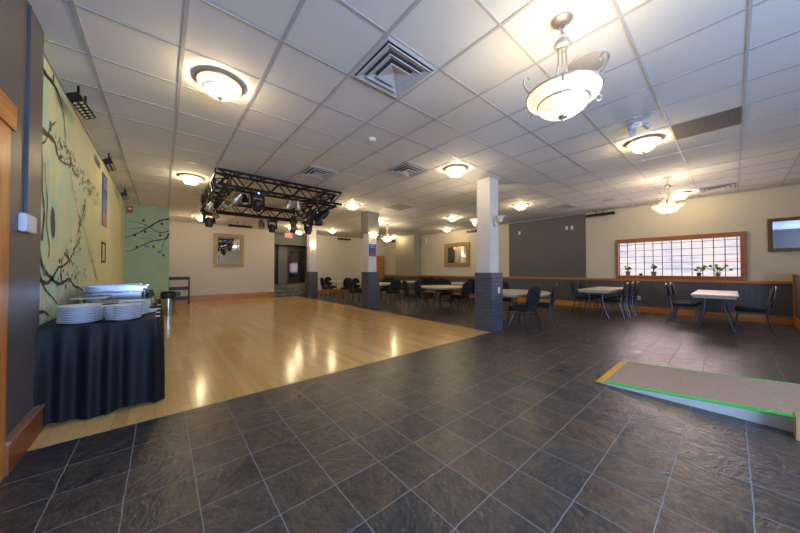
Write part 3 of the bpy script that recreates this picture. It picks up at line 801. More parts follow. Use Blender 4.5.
# ------------------------------------------------------------------ light bars and wall speakers
def light_bar(loc, L_, rz, label, tilt=0.0, lenses=True, group='black light bars'):
    t = thing('light_bar', label, 'light bar', loc, rz, group)
    mb = MB().box(-L_ / 2, L_ / 2, -0.05, 0.05, -0.04, 0.04, 0.008).rot(R(tilt, 'X'))
    mb.build('housing', BLACKM, t)
    for sx in (-1, 1): MB().tube([(sx * 0.1, 0, 0.035), (sx * 0.1, 0, CZ - loc[2])], 0.01, 6).build('bracket', BLACKM, t)
    if lenses:
        lm_ = MB()
        n_ = int(L_ / 0.065)
        for i in range(n_):
            for j in (-1, 1):
                lm_.lathe([(0.016, 0), (0.016, 0.004), (0, 0.007)], (-L_ / 2 + 0.05 + i * (L_ - 0.1) / max(n_ - 1, 1), j * 0.024, -0.044), 8)
        lm_.rot(R(tilt, 'X')).build('lenses', LENS, t)
    return t
light_bar((-0.65, 4.33, 2.90), 0.42, PI / 2 - 0.1, 'black light bar with rows of lenses nearest on the mural wall', -0.45)
light_bar((-0.66, 6.45, 2.90), 0.45, PI / 2, 'black light bar above the blue poster on the mural wall', -0.45)
light_bar((-0.66, 8.9, 2.90), 0.45, PI / 2, 'black light bar farthest along the mural wall, above the red alarm', -0.45)
light_bar((2.25, 12.0, 2.88), 0.80, 0, 'slim black bar hanging above the gilt mirror on the back wall', 0, False)
light_bar((7.6, 13.7, 2.92), 0.8, 0, 'slim black bar at the top of the far wall', 0, False)
light_bar((10.38, 12.9, 2.92), 0.8, PI / 2, 'slim black bar at the far corner behind the farthest chandelier', 0, False)
light_bar((10.38, 7.3, 2.92), 0.7, PI / 2, 'slim black bar right of the large gilt mirror top', 0, False)
light_bar((10.38, 2.65, 2.93), 0.75, PI / 2, 'slim black bar on the wall between grey panel and glass block window', 0, False)
t = thing('fire_alarm', 'small red fire alarm at the corner of the two mural walls', 'alarm', (-0.70, YG - 0.001, 2.9))
MB().box(-0.06, 0.06, -0.05, 0, -0.09, 0.09, 0.008).build('housing', REDP, t)
MB().lathe([(0, 0), (0.035, 0), (0.03, 0.02), (0, 0.02)], n=12).rot(R(PI / 2, 'X')).build('strobe', WHITEP, t).location = (0, -0.05, 0.02)

# raceway and box on dark wall
t = thing('cable_raceway', 'metal cable raceway running down the dark wall at left', 'cable raceway', (XL, 3.11, 0))
MB().box(0, 0.016, -0.014, 0.014, 1.585, CZ - 0.03, 0.003).build('channel', BLUEM, t)
t = thing('switch_box', 'white wall box at the foot of the raceway on the dark wall', 'switch box', (XL, 3.10, 1.52))
MB().box(0, 0.034, -0.10, 0.10, -0.06, 0.06, 0.006).build('housing', mat('white_box', srgb(200, 206, 216), 0.5), t)
MB().box(0.003, 0.03, 0.101, 0.125, -0.055, 0.055).build('side_plate', mat('tan_plate', srgb(190, 160, 120), 0.5), t)

def switch(loc, axis, label, nm='wall_outlet', cat='outlet'):
    t = thing(nm, label, cat, loc, {'-x': PI / 2 * 3, '-y': 0}[axis])
    MB().box(-0.038, 0.038, -0.008, 0, -0.06, 0.06, 0.002).build('plate', WHITEP, t)
    MB().box(-0.012, 0.012, -0.014, -0.0085, -0.03, 0.03).build('toggle', mat('ivory_plastic', srgb(200, 196, 186), .5), t)
    return t
switch((5.17, P1[1] - 0.21, 0.80), '-y', 'white switch plate on the brick base of the nearest pillar', 'wall_switch', 'switch')
switch((XW - 0.012, 1.75, 0.40), '-x', 'white outlet low on the grey wainscot below the window')
switch((XW - 0.03, 5.27, 2.63), '-x', 'white plate high on the grey panel, alone at its left side')
switch((XW - 0.03, 3.62, 2.63), '-x', 'white plate high on the grey panel, left of the close pair')
switch((XW - 0.03, 3.46, 2.63), '-x', 'white plate high on the grey panel, right of the close pair')
switch((5.15, P2[1] - 0.16, 1.47), '-y', 'small switch plate under the blue poster on the middle pillar', 'wall_switch', 'switch')
t = thing('wall_speaker', 'white box speaker high on the wall left of the large gilt mirror', 'speaker', (XW, 10.35, 2.72))
MB().box(-0.12, 0, -0.16, 0.16, -0.15, 0.15, 0.02).build('cabinet', WHITEP, t)
MB().box(-0.126, -0.12, -0.12, 0.12, -0.11, 0.11).build('grille', mat('speaker_grille2', srgb(190, 186, 176), .8), t)

# ------------------------------------------------------------------ posters and mirrors
def frame_box(mb, w_, h_, b, y0, y1):
    mb.box(-w_ / 2, w_ / 2, y0, y1, h_ / 2 - b, h_ / 2, 0.004).box(-w_ / 2, w_ / 2, y0, y1, -h_ / 2, -h_ / 2 + b, 0.004)
    mb.box(-w_ / 2, -w_ / 2 + b, y0, y1, -h_ / 2 + b, h_ / 2 - b, 0.004).box(w_ / 2 - b, w_ / 2, y0, y1, -h_ / 2 + b, h_ / 2 - b, 0.004)
    return mb
def mirror(loc, rz, w_, h_, b, mt, label):
    t = thing('wall_mirror', label, 'mirror', loc, rz)
    frame_box(MB(), w_, h_, b, -0.055, 0).build('frame', mt, t)
    frame_box(MB(), w_ - 2 * b + .03, h_ - 2 * b + .03, 0.03, -0.04, -0.008).build('inner_moulding', mt, t)
    MB().box(-w_ / 2 + b, w_ / 2 - b, -0.012, -0.006, -h_ / 2 + b, h_ / 2 - b).build('glass', MIRROR, t)
mirror((2.11, YB, 2.04), 0, 1.08, 1.36, 0.13, GOLD, 'gilt framed square mirror on the back wall past the dance floor')
mirror((XW, 8.30, 1.93), PI / 2 * 3, 1.46, 1.1, 0.16, GOLD, 'large gilt framed mirror on the cream wall left of the nearest pillar')
mirror((XW, -1.22, 1.98), PI / 2 * 3, 1.4, 0.74, 0.055, BRONZEF, 'wide dark framed mirror at far right beyond the window')

def poster(loc, rz, w_, h_, label):
    t = thing('poster', label, 'poster', loc, rz)
    MB().box(-w_ / 2, w_ / 2, -0.008, 0, -h_ / 2, h_ / 2).build('sheet', POSTB, t)
    MB().box(-w_ / 2 + .02, w_ / 2 - .02, -0.010, -0.008, -h_ / 2 + .02, -h_ / 2 + h_ * .24).build('picture', POSTO, t)
    mb = MB()
    frame_box(mb, w_ * .5, h_ * .2, 0.012, -0.011, -0.0085)
    o = mb.build('emblem', POSTW, t); o.location = (0, 0, h_ * .33)
    return t
poster((XM + 0.003, 7.12, 2.43), PI / 2, 0.50, 0.90, 'tall blue poster with an orange foot on the mural wall')
poster((5.10, P2[1] - 0.16, 1.84), 0, 0.26, 0.39, 'small blue poster on the middle pillar')
t = thing('wall_notice', 'black bordered notice on the mural wall below the blue poster', 'notice', (XM + 0.003, 7.08, 1.52), PI / 2)
frame_box(MB(), 0.40, 0.36, 0.035, -0.008, 0).build('border', INK, t)
MB().box(-0.09, 0.06, -0.006, -0.001, -0.03, 0.03).build('sheet', mat('notice_paper', srgb(214, 206, 166), .6), t)

# wooden cabinet/door at far corner
t = thing('wooden_panel_door', 'honey coloured wooden panelled door in the far corner behind the middle pillar', 'door', (10.17, YF - 0.002, 0))
MB().box(-0.29, 0.29, -0.05, 0, 0, 2.1, 0.006).build('leaf', WZ, t)
mb = MB()
for z_ in (0.15, 0.62, 1.09, 1.56): mb.box(-0.22, 0.22, -0.062, -0.05, z_, z_ + 0.4, 0.005)
mb.build('raised_panel', WX, t)

# ------------------------------------------------------------------ lighting truss
TX0, TX1, TY0, TY1, TZ0, TZ1 = 0.72, 3.10, 5.72, 8.62, 2.70, 2.96
tr = thing('lighting_truss', 'black rectangular box truss hung under the ceiling over the dance floor', 'lighting truss', (TX0, TY0, TZ0))
S_ = 0.26
def truss_bar(p, q, side):
    p, q = Vector(p), Vector(q); d = (q - p); L_ = d.length; d.normalize()
    side = Vector(side) * S_; upv = Vector((0, 0, S_))
    org = Vector((TX0, TY0, TZ0))
    mb = MB()
    c4 = [Vector((0, 0, 0)), side, upv, side + upv]
    for c_ in c4: mb.tube([p + c_ - org, q + c_ - org], 0.024, 8)
    mb.build('chord', BLACKM, tr, True)
    mb = MB(); n_ = int(L_ / 0.2)
    st = L_ / n_
    for a, b in ((0, 2), (1, 3), (0, 1), (2, 3)):
        for i in range(n_):
            s0, s1 = (c4[a], c4[b]) if i % 2 == 0 else (c4[b], c4[a])
            mb.tube([p + d * (i * st) + s0 - org, p + d * ((i + 1) * st) + s1 - org], 0.013, 6)
    mb.build('lattice', BLACKM, tr, True)
truss_bar((TX0, TY0, TZ0), (TX1, TY0, TZ0), (0, 1, 0))
truss_bar((TX0, TY1 - S_, TZ0), (TX1, TY1 - S_, TZ0), (0, 1, 0))
truss_bar((TX0, TY0 + S_, TZ0), (TX0, TY1 - S_, TZ0), (1, 0, 0))
truss_bar((TX1 - S_, TY0 + S_, TZ0), (TX1 - S_, TY1 - S_, TZ0), (1, 0, 0))
mb = MB()
for x_ in (0.0, TX1 - TX0):
    for y_ in (0.3, TY1 - TY0 - 0.3):
        mb.tube([(x_, y_, S_), (x_, y_, CZ - TZ0)], 0.012, 6)
mb.build('hanger', BLACKM, tr)

def par_can(loc, rz, tilt, label, mt=SILVER, s=1.0):
    s *= 0.84; tilt *= 0.75; loc = (loc[0], loc[1], min(loc[2], TZ0 - 0.022 - 0.14 * s - 0.03))
    t = thing('par_can', label, 'stage light', loc, rz, 'stage lights on the truss')
    b = MB().lathe([(0, 0.15 * s), (0.035 * s, 0.15 * s), (0.045 * s, 0.12 * s), (0.06 * s, 0.04 * s), (0.072 * s, 0.02 * s), (0.072 * s, -0.13 * s), (0.066 * s, -0.13 * s), (0.066 * s, -0.02 * s), (0.0, 0.0)], n=20, cap=False)
    for v in b.b.verts: v.co.z *= 0.78
    b.rot(R(tilt, 'X')).build('can', mt, t, True)
    c_ = MB().lathe([(0.064 * s, -0.08 * s), (0.0, -0.088 * s)], n=20, cap=False).rot(R(tilt, 'X')).build('lens', LENS, t)
    MB().tube([(-0.078 * s, 0, 0), (-0.078 * s, 0, 0.11 * s), (-0.04 * s, 0, 0.14 * s), (0.04 * s, 0, 0.14 * s), (0.078 * s, 0, 0.11 * s), (0.078 * s, 0, 0)], 0.006, 6).build('yoke', mt, t, True)
    MB().box(-0.018, 0.018, -0.022, 0.022, 0.14 * s, max(0.14 * s + 0.03, TZ0 - 0.022 - loc[2])).build('clamp', BLACKM, t)
    return t
def moving_head(loc, rz, tilt, label, led=False, s=1.0):
    s *= 0.85; loc = (loc[0], loc[1], min(loc[2], TZ0 - 0.022 - 0.17 * s - 0.02))
    t = thing('moving_head_light', label, 'stage light', loc, rz, 'stage lights on the truss')
    MB().box(-0.11 * s, 0.11 * s, -0.11 * s, 0.11 * s, 0.10 * s, 0.17 * s, 0.01).build('base', BLACKP, t)
    MB().box(-0.12 * s, -0.09 * s, -0.045 * s, 0.045 * s, -0.09 * s, 0.10 * s, 0.01).build('yoke_arm', BLACKP, t)
    MB().box(0.09 * s, 0.12 * s, -0.045 * s, 0.045 * s, -0.09 * s, 0.10 * s, 0.01).build('yoke_arm', BLACKP, t)
    h = MB().lathe([(0, 0.10 * s), (0.05 * s, 0.095 * s), (0.08 * s, 0.06 * s), (0.086 * s, 0.0), (0.078 * s, -0.09 * s), (0.07 * s, -0.12 * s), (0.0, -0.115 * s)], n=18)
    for v in h.b.verts: v.co = R(tilt, 'X') @ v.co + Vector((0, 0, -0.06 * s))
    hd = h.build('head', BLACKP, t, True)
    l_ = MB().lathe([(0.06 * s, -0.121 * s), (0, -0.13 * s)], n=16, cap=False)
    for v in l_.b.verts: v.co = R(tilt, 'X') @ v.co + Vector((0, 0, -0.06 * s))
    l_.build('lens', LENS, hd)
    MB().box(-0.018, 0.018, -0.022, 0.022, 0.17 * s, max(0.17 * s + 0.02, TZ0 - 0.022 - loc[2])).build('clamp', BLACKM, t)
    if led: MB().box(-0.05 * s, -0.02 * s, -0.118 * s, -0.108 * s, 0.125 * s, 0.15 * s).build('display', BLUELED, t)
    return t
nb = TY0 + 0.02
moving_head((1.36, nb, 2.51), 0.2, 0.5, 'black moving head hanging from the near truss bar, left of its middle', True, 1.15)
par_can((1.02, nb + 0.02, 2.56), 0.8, 1.0, 'silver par can at the near left corner of the truss, lens up toward the room', SILVER, 1.25)
par_can((1.16, nb + 0.1, 2.56), 0.2, -0.5, 'black par can beside the silver one at the near left truss corner', BLACKM, 1.1)
par_can((0.96, 6.25, 2.50), -0.9, -0.9, 'silver par can under the left truss bar at its near end', SILVER, 1.25)
par_can((0.74, 6.95, 2.52), 0.6, 0.8, 'silver par can under the middle of the left truss bar', SILVER, 1.1)
par_can((0.96, 7.95, 2.56), 1.4, -0.7, 'silver par can under the left truss bar at its far end')
moving_head((0.88, 8.37, 2.50), 0.3, 0.1, 'black moving head hanging at the far left truss corner', False, 1.25)
par_can((2.08, 8.40, 2.54), 0.1, -0.35, 'silver par can under the middle of the far truss bar', SILVER, 1.35)
moving_head((2.36, 8.38, 2.47), 0.1, 0.1, 'black moving head below the far truss bar, right of the silver can', False, 1.25)
moving_head((2.96, 8.38, 2.50), 1.2, 0.3, 'black moving head below the far right truss corner', False, 1.15)
par_can((2.86, 8.10, 2.60), 0.4, -0.4, 'silver par can at the far right truss corner', SILVER, 1.35)
par_can((1.93, nb + 0.02, 2.58), 0.5, 0.6, 'silver par can on the near truss bar, left one of the close pair')
par_can((2.12, nb + 0.02, 2.60), -0.5, 0.6, 'silver par can on the near truss bar, right one of the close pair')
par_can((2.85, 7.45, 2.58), 1.2, -0.9, 'silver par can under the middle of the right truss bar')
moving_head((2.85, 6.70, 2.54), 0.8, 1.2, 'black moving head with a blue display on the right truss bar', True, 1.25)
par_can((2.86, 6.08, 2.58), 1.0, 1.1, 'black par can near the near right truss corner', BLACKM, 1.25)
moving_head((2.85, 6.38, 2.40), 1.5, 1.5, 'black moving head tilted sideways below the near right truss corner', False, 1.1)
moving_head((2.85, 7.02, 2.30), 0.4, 0.0, 'lowest black moving head under the right truss bar', False, 1.1)

# ------------------------------------------------------------------ chairs and tables
def superellipse(w_, h_, n=24, p=2.6):
    out = []
    for k in range(n):
        a = 2 * PI * k / n
        c_, s_ = math.cos(a), math.sin(a)
        out.append((w_ / 2 * math.copysign(abs(c_) ** (2 / p), c_), h_ / 2 * math.copysign(abs(s_) ** (2 / p), s_)))
    return out
def pad(w_, h_, t_, p=2.6):
    """cushion in the xy-plane, rounded edges"""
    mb = MB(); rings = []
    for sc_, z_ in ((0.0, -t_ / 2), (0.90, -t_ / 2), (0.985, -t_ / 4), (1.0, 0), (0.985, t_ / 4), (0.90, t_ / 2), (0.5, t_ / 2 * 1.25), (0.0, t_ / 2 * 1.3)):
        if sc_ == 0: rings.append([mb.b.verts.new((0, 0, z_))])
        else: rings.append([mb.b.verts.new((x_ * sc_, y_ * sc_, z_)) for x_, y_ in superellipse(w_, h_, 24, p)])
    for A, B in zip(rings, rings[1:]):
        for k in range(24):
            if len(A) == 1: mb.b.faces.new((A[0], B[(k + 1) % 24], B[k]))
            elif len(B) == 1: mb.b.faces.new((A[k], A[(k + 1) % 24], B[0]))
            else: mb.b.faces.new((A[k], A[(k + 1) % 24], B[(k + 1) % 24], B[k]))
    return mb
def make_chair(label, tube_mat):
    t = thing('banquet_chair', label, 'chair')
    mb = pad(0.42, 0.42, 0.07, 5)
    for v in mb.b.verts: v.co.z += 0.435
    mb.build('seat', BLACKF, t, True)
    mb = pad(0.39, 0.40, 0.045, 2.8)
    mb.rot(R(PI / 2, 'X')).rot(R(math.radians(10), 'X'))
    for v in mb.b.verts: v.co += Vector((0, -0.245, 0.682))
    mb.build('backrest', BLACKF, t, True)
    loop = [(x_ * 1.03, -0.262 - z_ * 0.176, z_ * 1.03 + 0.682) for x_, z_ in superellipse(0.39, 0.40, 28, 2.8)]
    MB().tube(loop, 0.010, 6, True).build('back_frame', tube_mat, t, True)
    for sx in (-1, 1):
        MB().tube([(sx * 0.20, 0.21, 0.0), (sx * 0.195, 0.185, 0.20), (sx * 0.19, 0.165, 0.385)], 0.011, 8).build('leg', tube_mat, t, True)
        MB().tube([(sx * 0.20, -0.27, 0.0), (sx * 0.195, -0.20, 0.25), (sx * 0.19, -0.185, 0.40), (sx * 0.185, -0.215, 0.55), (sx * 0.182, -0.235, 0.62)], 0.011, 8).build('leg', tube_mat, t, True)
    MB().tube([(-0.19, -0.185, 0.385), (-0.19, 0.165, 0.385), (0.19, 0.165, 0.385), (0.19, -0.185, 0.385)], 0.010, 6, True).build('seat_frame', tube_mat, t, True)
    return t
chair_l = make_chair('x', CHROME); chair_d = make_chair('x', DCHROME)
used = set()
def chair(x_, y_, face_deg, label, group, light=False):
    """face_deg: direction the sitter looks, 0 = +Y, clockwise positive (toward +X)"""
    src = chair_l if light else chair_d
    rz = -math.radians(face_deg)
    if src.name not in used:
        used.add(src.name)
        TREES[src.name] = [(c, kids(c)) for c in kids(src)]
        src.location = (x_, y_, 0); src.rotation_euler = (0, 0, rz); src['label'] = label; src['group'] = group
        return src
    return dup(src, (x_, y_, 0), rz, label, group)

def table_legs(t, ends, z0, half, tube_mat, axis='y'):
    for e in ends:
        for s_ in (-1, 1):
            pts = [(e, s_ * half * 0.55, z0), (e, s_ * half * 0.52, z0 * 0.72), (e, s_ * half * 0.6, z0 * 0.5), (e, s_ * half, 0.012)]
            MB().tube(pts, 0.013, 8).build('leg', tube_mat, t, True)
        MB().tube([(e, -half * 0.7, z0 * 0.36), (e, half * 0.7, z0 * 0.36)], 0.011, 8).build('crossbar', tube_mat, t, True)
        MB().tube([(e, -half * 0.55, z0 - 0.012), (e, half * 0.55, z0 - 0.012)], 0.011, 8).build('hinge_bar', tube_mat, t, True)
TZ = 0.715
def rect_table(x0, x1, y0, y1, label, rz=0.0):
    t = thing('folding_table', label, 'table', ((x0 + x1) / 2, (y0 + y1) / 2, 0), rz)
    L_, W_ = x1 - x0, y1 - y0
    MB().box(-L_ / 2, L_ / 2, -W_ / 2, W_ / 2, TZ - 0.03, TZ, 0.008).build('tabletop', TTOP, t)
    MB().box(-L_ / 2 + .03, L_ / 2 - .03, -W_ / 2 + .03, W_ / 2 - .03, TZ - 0.07, TZ - 0.0305).build('apron', TEDGE, t)
    table_legs(t, (-L_ / 2 + 0.28, L_ / 2 - 0.28), TZ - 0.07, W_ / 2 - 0.06, CHROME)
    return t
def round_table(cx, cy, r_, label, rz=0.0):
    t = thing('round_table', label, 'table', (cx, cy, 0), rz)
    MB().lathe([(0, TZ - 0.03), (r_ - 0.01, TZ - 0.03), (r_, TZ - 0.02), (r_, TZ - 0.006), (r_ - 0.008, TZ), (0, TZ)], n=48).build('tabletop', TTOP, t, False)
    MB().lathe([(0, TZ - 0.06), (r_ - 0.05, TZ - 0.06), (r_ - 0.05, TZ - 0.0305), (0, TZ - 0.0305)], n=36).build('apron', TEDGE, t)
    table_legs(t, (-r_ * 0.45, r_ * 0.45), TZ - 0.06, r_ * 0.6, CHROME)
    return t
rect_table(8.15, 10.1, -0.07, 0.56, 'rectangular folding table set end-on under the right part of the window')
rect_table(8.05, 9.95, 1.90, 2.56, 'rectangular folding table set end-on below the left end of the window')
round_table(6.17, 3.25, 0.76, 'round folding table partly hidden behind the nearest pillar', 1.2)
round_table(6.60, 5.72, 0.76, 'round folding table left of the nearest pillar with chairs about it', 0.7)
round_table(9.05, 6.85, 0.76, 'round table below the large gilt mirror, left of the nearest pillar')
round_table(8.50, 9.35, 0.76, 'round table by the far wainscot between the pillars')
round_table(6.25, 8.80, 0.76, 'round table seen on both sides of the middle pillar')
round_table(6.45, 11.5, 0.76, 'farthest round table, left of the middle pillar')

GA = 'chairs at the window tables'; GB = 'chairs at the round tables'
chair(8.90, 0.70, 180, 'black chair on the left of the right window table, nearer of two', GA, True)
chair(9.46, 0.68, 180, 'black chair on the left of the right window table, farther of two', GA, True)
chair(8.72, -0.22, 0, 'black chair alone on the right side of the right window table', GA, True)
chair(9.10, 2.70, 180, 'black chair on the left of the table at the window left end, nearer of two', GA)
chair(9.72, 2.70, 180, 'black chair on the left of the table at the window left end, farther of two', GA)
chair(8.82, 1.98, 0, 'black chair on the right of the table at the window left end, nearest of three', GA, True)
chair(9.32, 1.96, 0, 'black chair on the right of the table at the window left end, middle of three', GA, True)
chair(9.84, 1.94, 0, 'black chair on the right of the table at the window left end, farthest of three', GA, True)
chair(5.60, 2.78, 8, 'black chair nearest the camera at the round table behind the nearest pillar', GB)
chair(6.42, 2.74, -12, 'black chair at the right side of the round table behind the nearest pillar', GB)
chair(7.0, 3.95, 225, 'black chair on the far side of the table behind the nearest pillar', GB)
chair(5.90, 5.82, 108, 'black oval-backed chair at left of the round table left of the nearest pillar', GB)
chair(6.56, 5.10, 0, 'black oval-backed chair at right of the round table left of the nearest pillar', GB)
chair(6.02, 6.48, 110, 'side-on black chair standing apart behind the left chair of the near round table', GB)
chair(6.60, 6.50, 175, 'black chair on the far side of the near round table', GB)
chair(7.25, 6.2, 225, 'black chair at the far right of the near round table', GB)
chair(8.25, 7.25, 100, 'black chair at left of the round table below the gilt mirror', GB)
chair(8.55, 6.2, 40, 'black chair on the camera side of the round table below the gilt mirror', GB)
chair(9.0, 7.65, 180, 'black chair on the far side of the table below the gilt mirror', GB)
chair(7.70, 9.30, 92, 'black chair at left of the far round table by the wainscot', GB)
chair(8.35, 8.52, 10, 'black chair on the camera side of the far round table by the wainscot', GB)
chair(9.2, 9.0, 270, 'black chair at right of the far round table by the wainscot', GB)
chair(6.35, 7.92, 15, 'black chair seen from behind just right of the middle pillar', GB)
chair(5.45, 8.95, 95, 'side-on black chair just left of the middle pillar', GB)
chair(6.05, 9.62, 170, 'black chair behind the table at the middle pillar, left one', GB)
chair(7.05, 9.25, 220, 'black chair behind the table at the middle pillar, right one', GB)
chair(6.05, 10.75, 12, 'black chair seen from behind at the farthest round table', GB)
chair(5.62, 11.6, 92, 'side-on black chair at the left of the farthest round table', GB)
chair(6.15, 12.32, 170, 'black chair on the far side of the farthest round table', GB)

# ------------------------------------------------------------------ buffet
BX0, BX1, BY0, BY1, BZ = -0.755, -0.03, 3.40, 5.85, 0.755
t = thing('buffet_table', 'long buffet table covered by a pleated dark navy skirt beside the mural', 'table', ((BX0 + BX1) / 2, (BY0 + BY1) / 2, 0))
bx, by = (BX0 + BX1) / 2, (BY0 + BY1) / 2
MB().box(BX0 - bx, BX1 - bx, BY0 - by, BY1 - by, BZ - 0.03, BZ, 0.006).build('tabletop', NAVY, t)
# pleated skirt around the four sides
per = [(BX0, BY0), (BX1, BY0), (BX1, BY1), (BX0, BY1)]
pts = []
for i in range(4):
    a, b = Vector(per[i]), Vector(per[(i + 1) % 4])
    L_ = (b - a).length; n_ = int(L_ / 0.012); nrm = Vector(((b - a).y, -(b - a).x)).normalized()
    for k in range(n_): pts.append((a + (b - a) * (k / n_), nrm))
mb = MB(); rows = []
tot = len(pts)
zs = [BZ - 0.002, BZ - 0.02, BZ - 0.10, BZ - 0.22, 0.4, 0.2, 0.02]
amp = [0.003, 0.005, 0.012, 0.024, 0.030, 0.032, 0.034]
ph = 0.0; phs = []
r2 = random.Random(3); fr = 0.55
for i in range(tot):
    if i % 9 == 0: fr = r2.uniform(0.38, 0.78)
    ph += fr; phs.append(ph)
for z_, am in zip(zs, amp):
    row = []
    for i, (p, n_) in enumerate(pts):
        sidef = 0.35 if n_.x < -0.5 else 1.0
        off = 0.006 + (am * (0.8 + 0.5 * math.sin(phs[i] + (0.4 - z_) * 0.6) + 0.35 * math.sin(phs[i] * 0.37 + 1.3))) * sidef
        if n_.x < -0.5: off = min(off, 0.02)
        q = p + n_ * off
        row.append(mb.b.verts.new((max(q.x, XM + 0.008) - bx, q.y - by, z_ + (0.012 * math.sin(phs[i] * 0.3) if z_ < 0.05 else 0))))
    rows.append(row)
for A, B in zip(rows, rows[1:]):
    for k in range(tot): mb.b.faces.new((A[k], A[(k + 1) % tot], B[(k + 1) % tot], B[k]))
mb.build('skirt', NAVY, t, True)
for x_, y_ in ((BX0 + .06, BY0 + .1), (BX1 - .06, BY0 + .1), (BX0 + .06, BY1 - .1), (BX1 - .06, BY1 - .1)):
    MB().tube([(x_ - bx, y_ - by, 0), (x_ - bx, y_ - by, BZ - 0.035)], 0.013, 8).build('leg', CHROME, t)
for k, (x_, y_) in enumerate([(BX1 + 0.012, 3.62), (BX1 + 0.012, 3.95), (BX1 + 0.012, 4.35), (BX1 + 0.012, 4.8)]):
    MB().box(x_ - 0.03 - bx, x_ + 0.006 - bx, y_ - by - 0.012, y_ - by + 0.012, BZ + 0.0005, BZ + 0.006).build('skirt_clip', WHITEP, t)

ORD = ['', 'first', 'second', 'third', 'fourth', 'fifth', 'sixth', 'seventh', 'eighth', 'ninth', 'tenth', 'eleventh']
def plates(cx, cy, n, r_, where, group):
    prof = [(0, 0.0), (r_ * 0.55, 0.0), (r_ * 0.62, 0.006), (r_ * 0.97, 0.016), (r_, 0.021), (r_ * 0.97, 0.021), (r_ * 0.6, 0.011), (r_ * 0.5, 0.006), (0, 0.006)]
    rr = random.Random(int(cx * 100)); z_ = BZ + 0.001; src = None
    for k in range(n):
        if src is None:
            src = MB().lathe(prof, n=36).build('dinner_plate', CHINA, None, True); o = src
        else:
            o = src.copy(); COL.objects.link(o)
        o.location = (cx + rr.uniform(-.003, .003), cy + rr.uniform(-.003, .003), z_)
        z_ += 0.0145
        pos = 'topmost plate of' if k == n - 1 else ('bottom plate of' if k == 0 else 'plate, %s from the bottom of' % ORD[k + 1])
        tag(o, 'white china %s the %s' % (pos, where), 'plate', group)
plates(-0.53, 3.60, 10, 0.135, 'left front stack on the buffet', 'plates in the left front stack')
plates(-0.265, 3.58, 9, 0.120, 'right front stack on the buffet', 'plates in the right front stack')
plates(-0.21, 3.86, 10, 0.115, 'stack behind the right front stack', 'plates in the right rear stack')
plates(-0.46, 3.90, 7, 0.095, 'small stack between the larger stacks', 'plates in the middle stack')
for (x_, y_, r_, lb) in ((-0.075, 4.20, 0.07, 'small white saucer near the table edge behind the right stacks'), (-0.09, 4.02, 0.05, 'smallest white dish by the buffet edge right of the stacks')):
    tag(MB().lathe([(0, 0), (r_ * .6, 0), (r_, .012), (r_ * .95, .014), (r_ * .6, .005), (0, .005)], (x_, y_, BZ + .001), 24).build('saucer', CHINA, None, True), lb, 'saucer')

def chafer(cx, cy, L_, W_, label, lid=True):
    t = thing('chafing_dish', label, 'chafing dish', (cx, cy, BZ))
    fr_ = MB()
    for sx in (-1, 1):
        for sy in (-1, 1): fr_.tube([(sx * (L_ / 2 - .02), sy * (W_ / 2 - .02), 0.0), (sx * (L_ / 2 - .01), sy * (W_ / 2 - .01), 0.20)], 0.008, 8)
    fr_.tube([(-L_ / 2, -W_ / 2, .20), (L_ / 2, -W_ / 2, .20), (L_ / 2, W_ / 2, .20), (-L_ / 2, W_ / 2, .20)], 0.009, 8, True)
    fr_.build('stand', STEEL, t, True)
    MB().box(-L_ / 2 + .01, L_ / 2 - .01, -W_ / 2 + .01, W_ / 2 - .01, 0.09, 0.25, 0.012).build('water_pan', STEEL, t)
    MB().box(-L_ / 2 - .015, L_ / 2 + .015, -W_ / 2 - .015, W_ / 2 + .015, 0.251, 0.262, 0.004).build('rim', STEEL, t)
    MB().box(-L_ / 2 + .05, L_ / 2 - .05, -W_ / 2 + .04, W_ / 2 - .04, 0.2625, 0.276, 0.004).build('food_pan', mat('dull_steel', srgb(150, 155, 165), .35, .9), t)
    if lid:
        mb = MB()
        lv = [(1.0, 0.213), (0.98, 0.24), (0.86, 0.262), (0.6, 0.27), (0.0, 0.272)]
        rings = []
        for s_, z_ in lv:
            if s_ == 0: rings.append([mb.b.verts.new((0, 0, z_))])
            else: rings.append([mb.b.verts.new((x_ * s_, y_ * s_, z_)) for x_, y_ in superellipse(L_, W_, 24, 6)])
        for A, B in zip(rings, rings[1:]):
            for k in range(24):
                if len(B) == 1: mb.b.faces.new((A[k], A[(k + 1) % 24], B[0]))
                else: mb.b.faces.new((A[k], A[(k + 1) % 24], B[(k + 1) % 24], B[k]))
        mb.build('lid', STEEL, t, True)
        MB().tube([(-.06, 0, .272), (-.05, 0, .298), (.05, 0, .298), (.06, 0, .272)], 0.007, 8).build('handle', BLACKM, t, True)
    for sx in (-1, 1):
        MB().lathe([(0, 0.0), (0.035, 0.0), (0.035, 0.05), (0.012, 0.05), (0.0, 0.045)], (sx * L_ * .25, 0, 0), 14).build('fuel_cup', SILVER, t, True)
chafer(-0.42, 4.76, 0.50, 0.34, 'polished chafing dish on the buffet behind the plate stacks', False)
chafer(-0.42, 5.22, 0.54, 0.34, 'second polished chafing dish, behind the first on the buffet', False)
t = thing('baking_tray', 'tan metal tray held over the chafing dishes near the mural', 'tray', (-0.58, 4.43, BZ))
MB().box(-.13, .13, -.09, .09, .145, .155, .004).box(-.14, .14, -.10, .10, .155, .165, 0.003).build('tray', TANPAN, t)
for sx in (-1, 1):
    for sy in (-1, 1): MB().tube([(sx * .1, sy * .07, 0), (sx * .1, sy * .07, .145)], .006).build('leg', CHROME, t)
t = thing('serving_pan', 'dark oval serving pan with a grey lid behind the plates', 'pan', (-0.38, 4.18, BZ))
MB().lathe([(0, 0.0), (0.13, 0.0), (0.16, 0.04), (0.19, 0.11), (0.18, 0.11), (0.15, 0.04), (0, 0.01)], (0, 0, 0), 28, 1.0, 0.6).build('body', BLACKP, t, True)
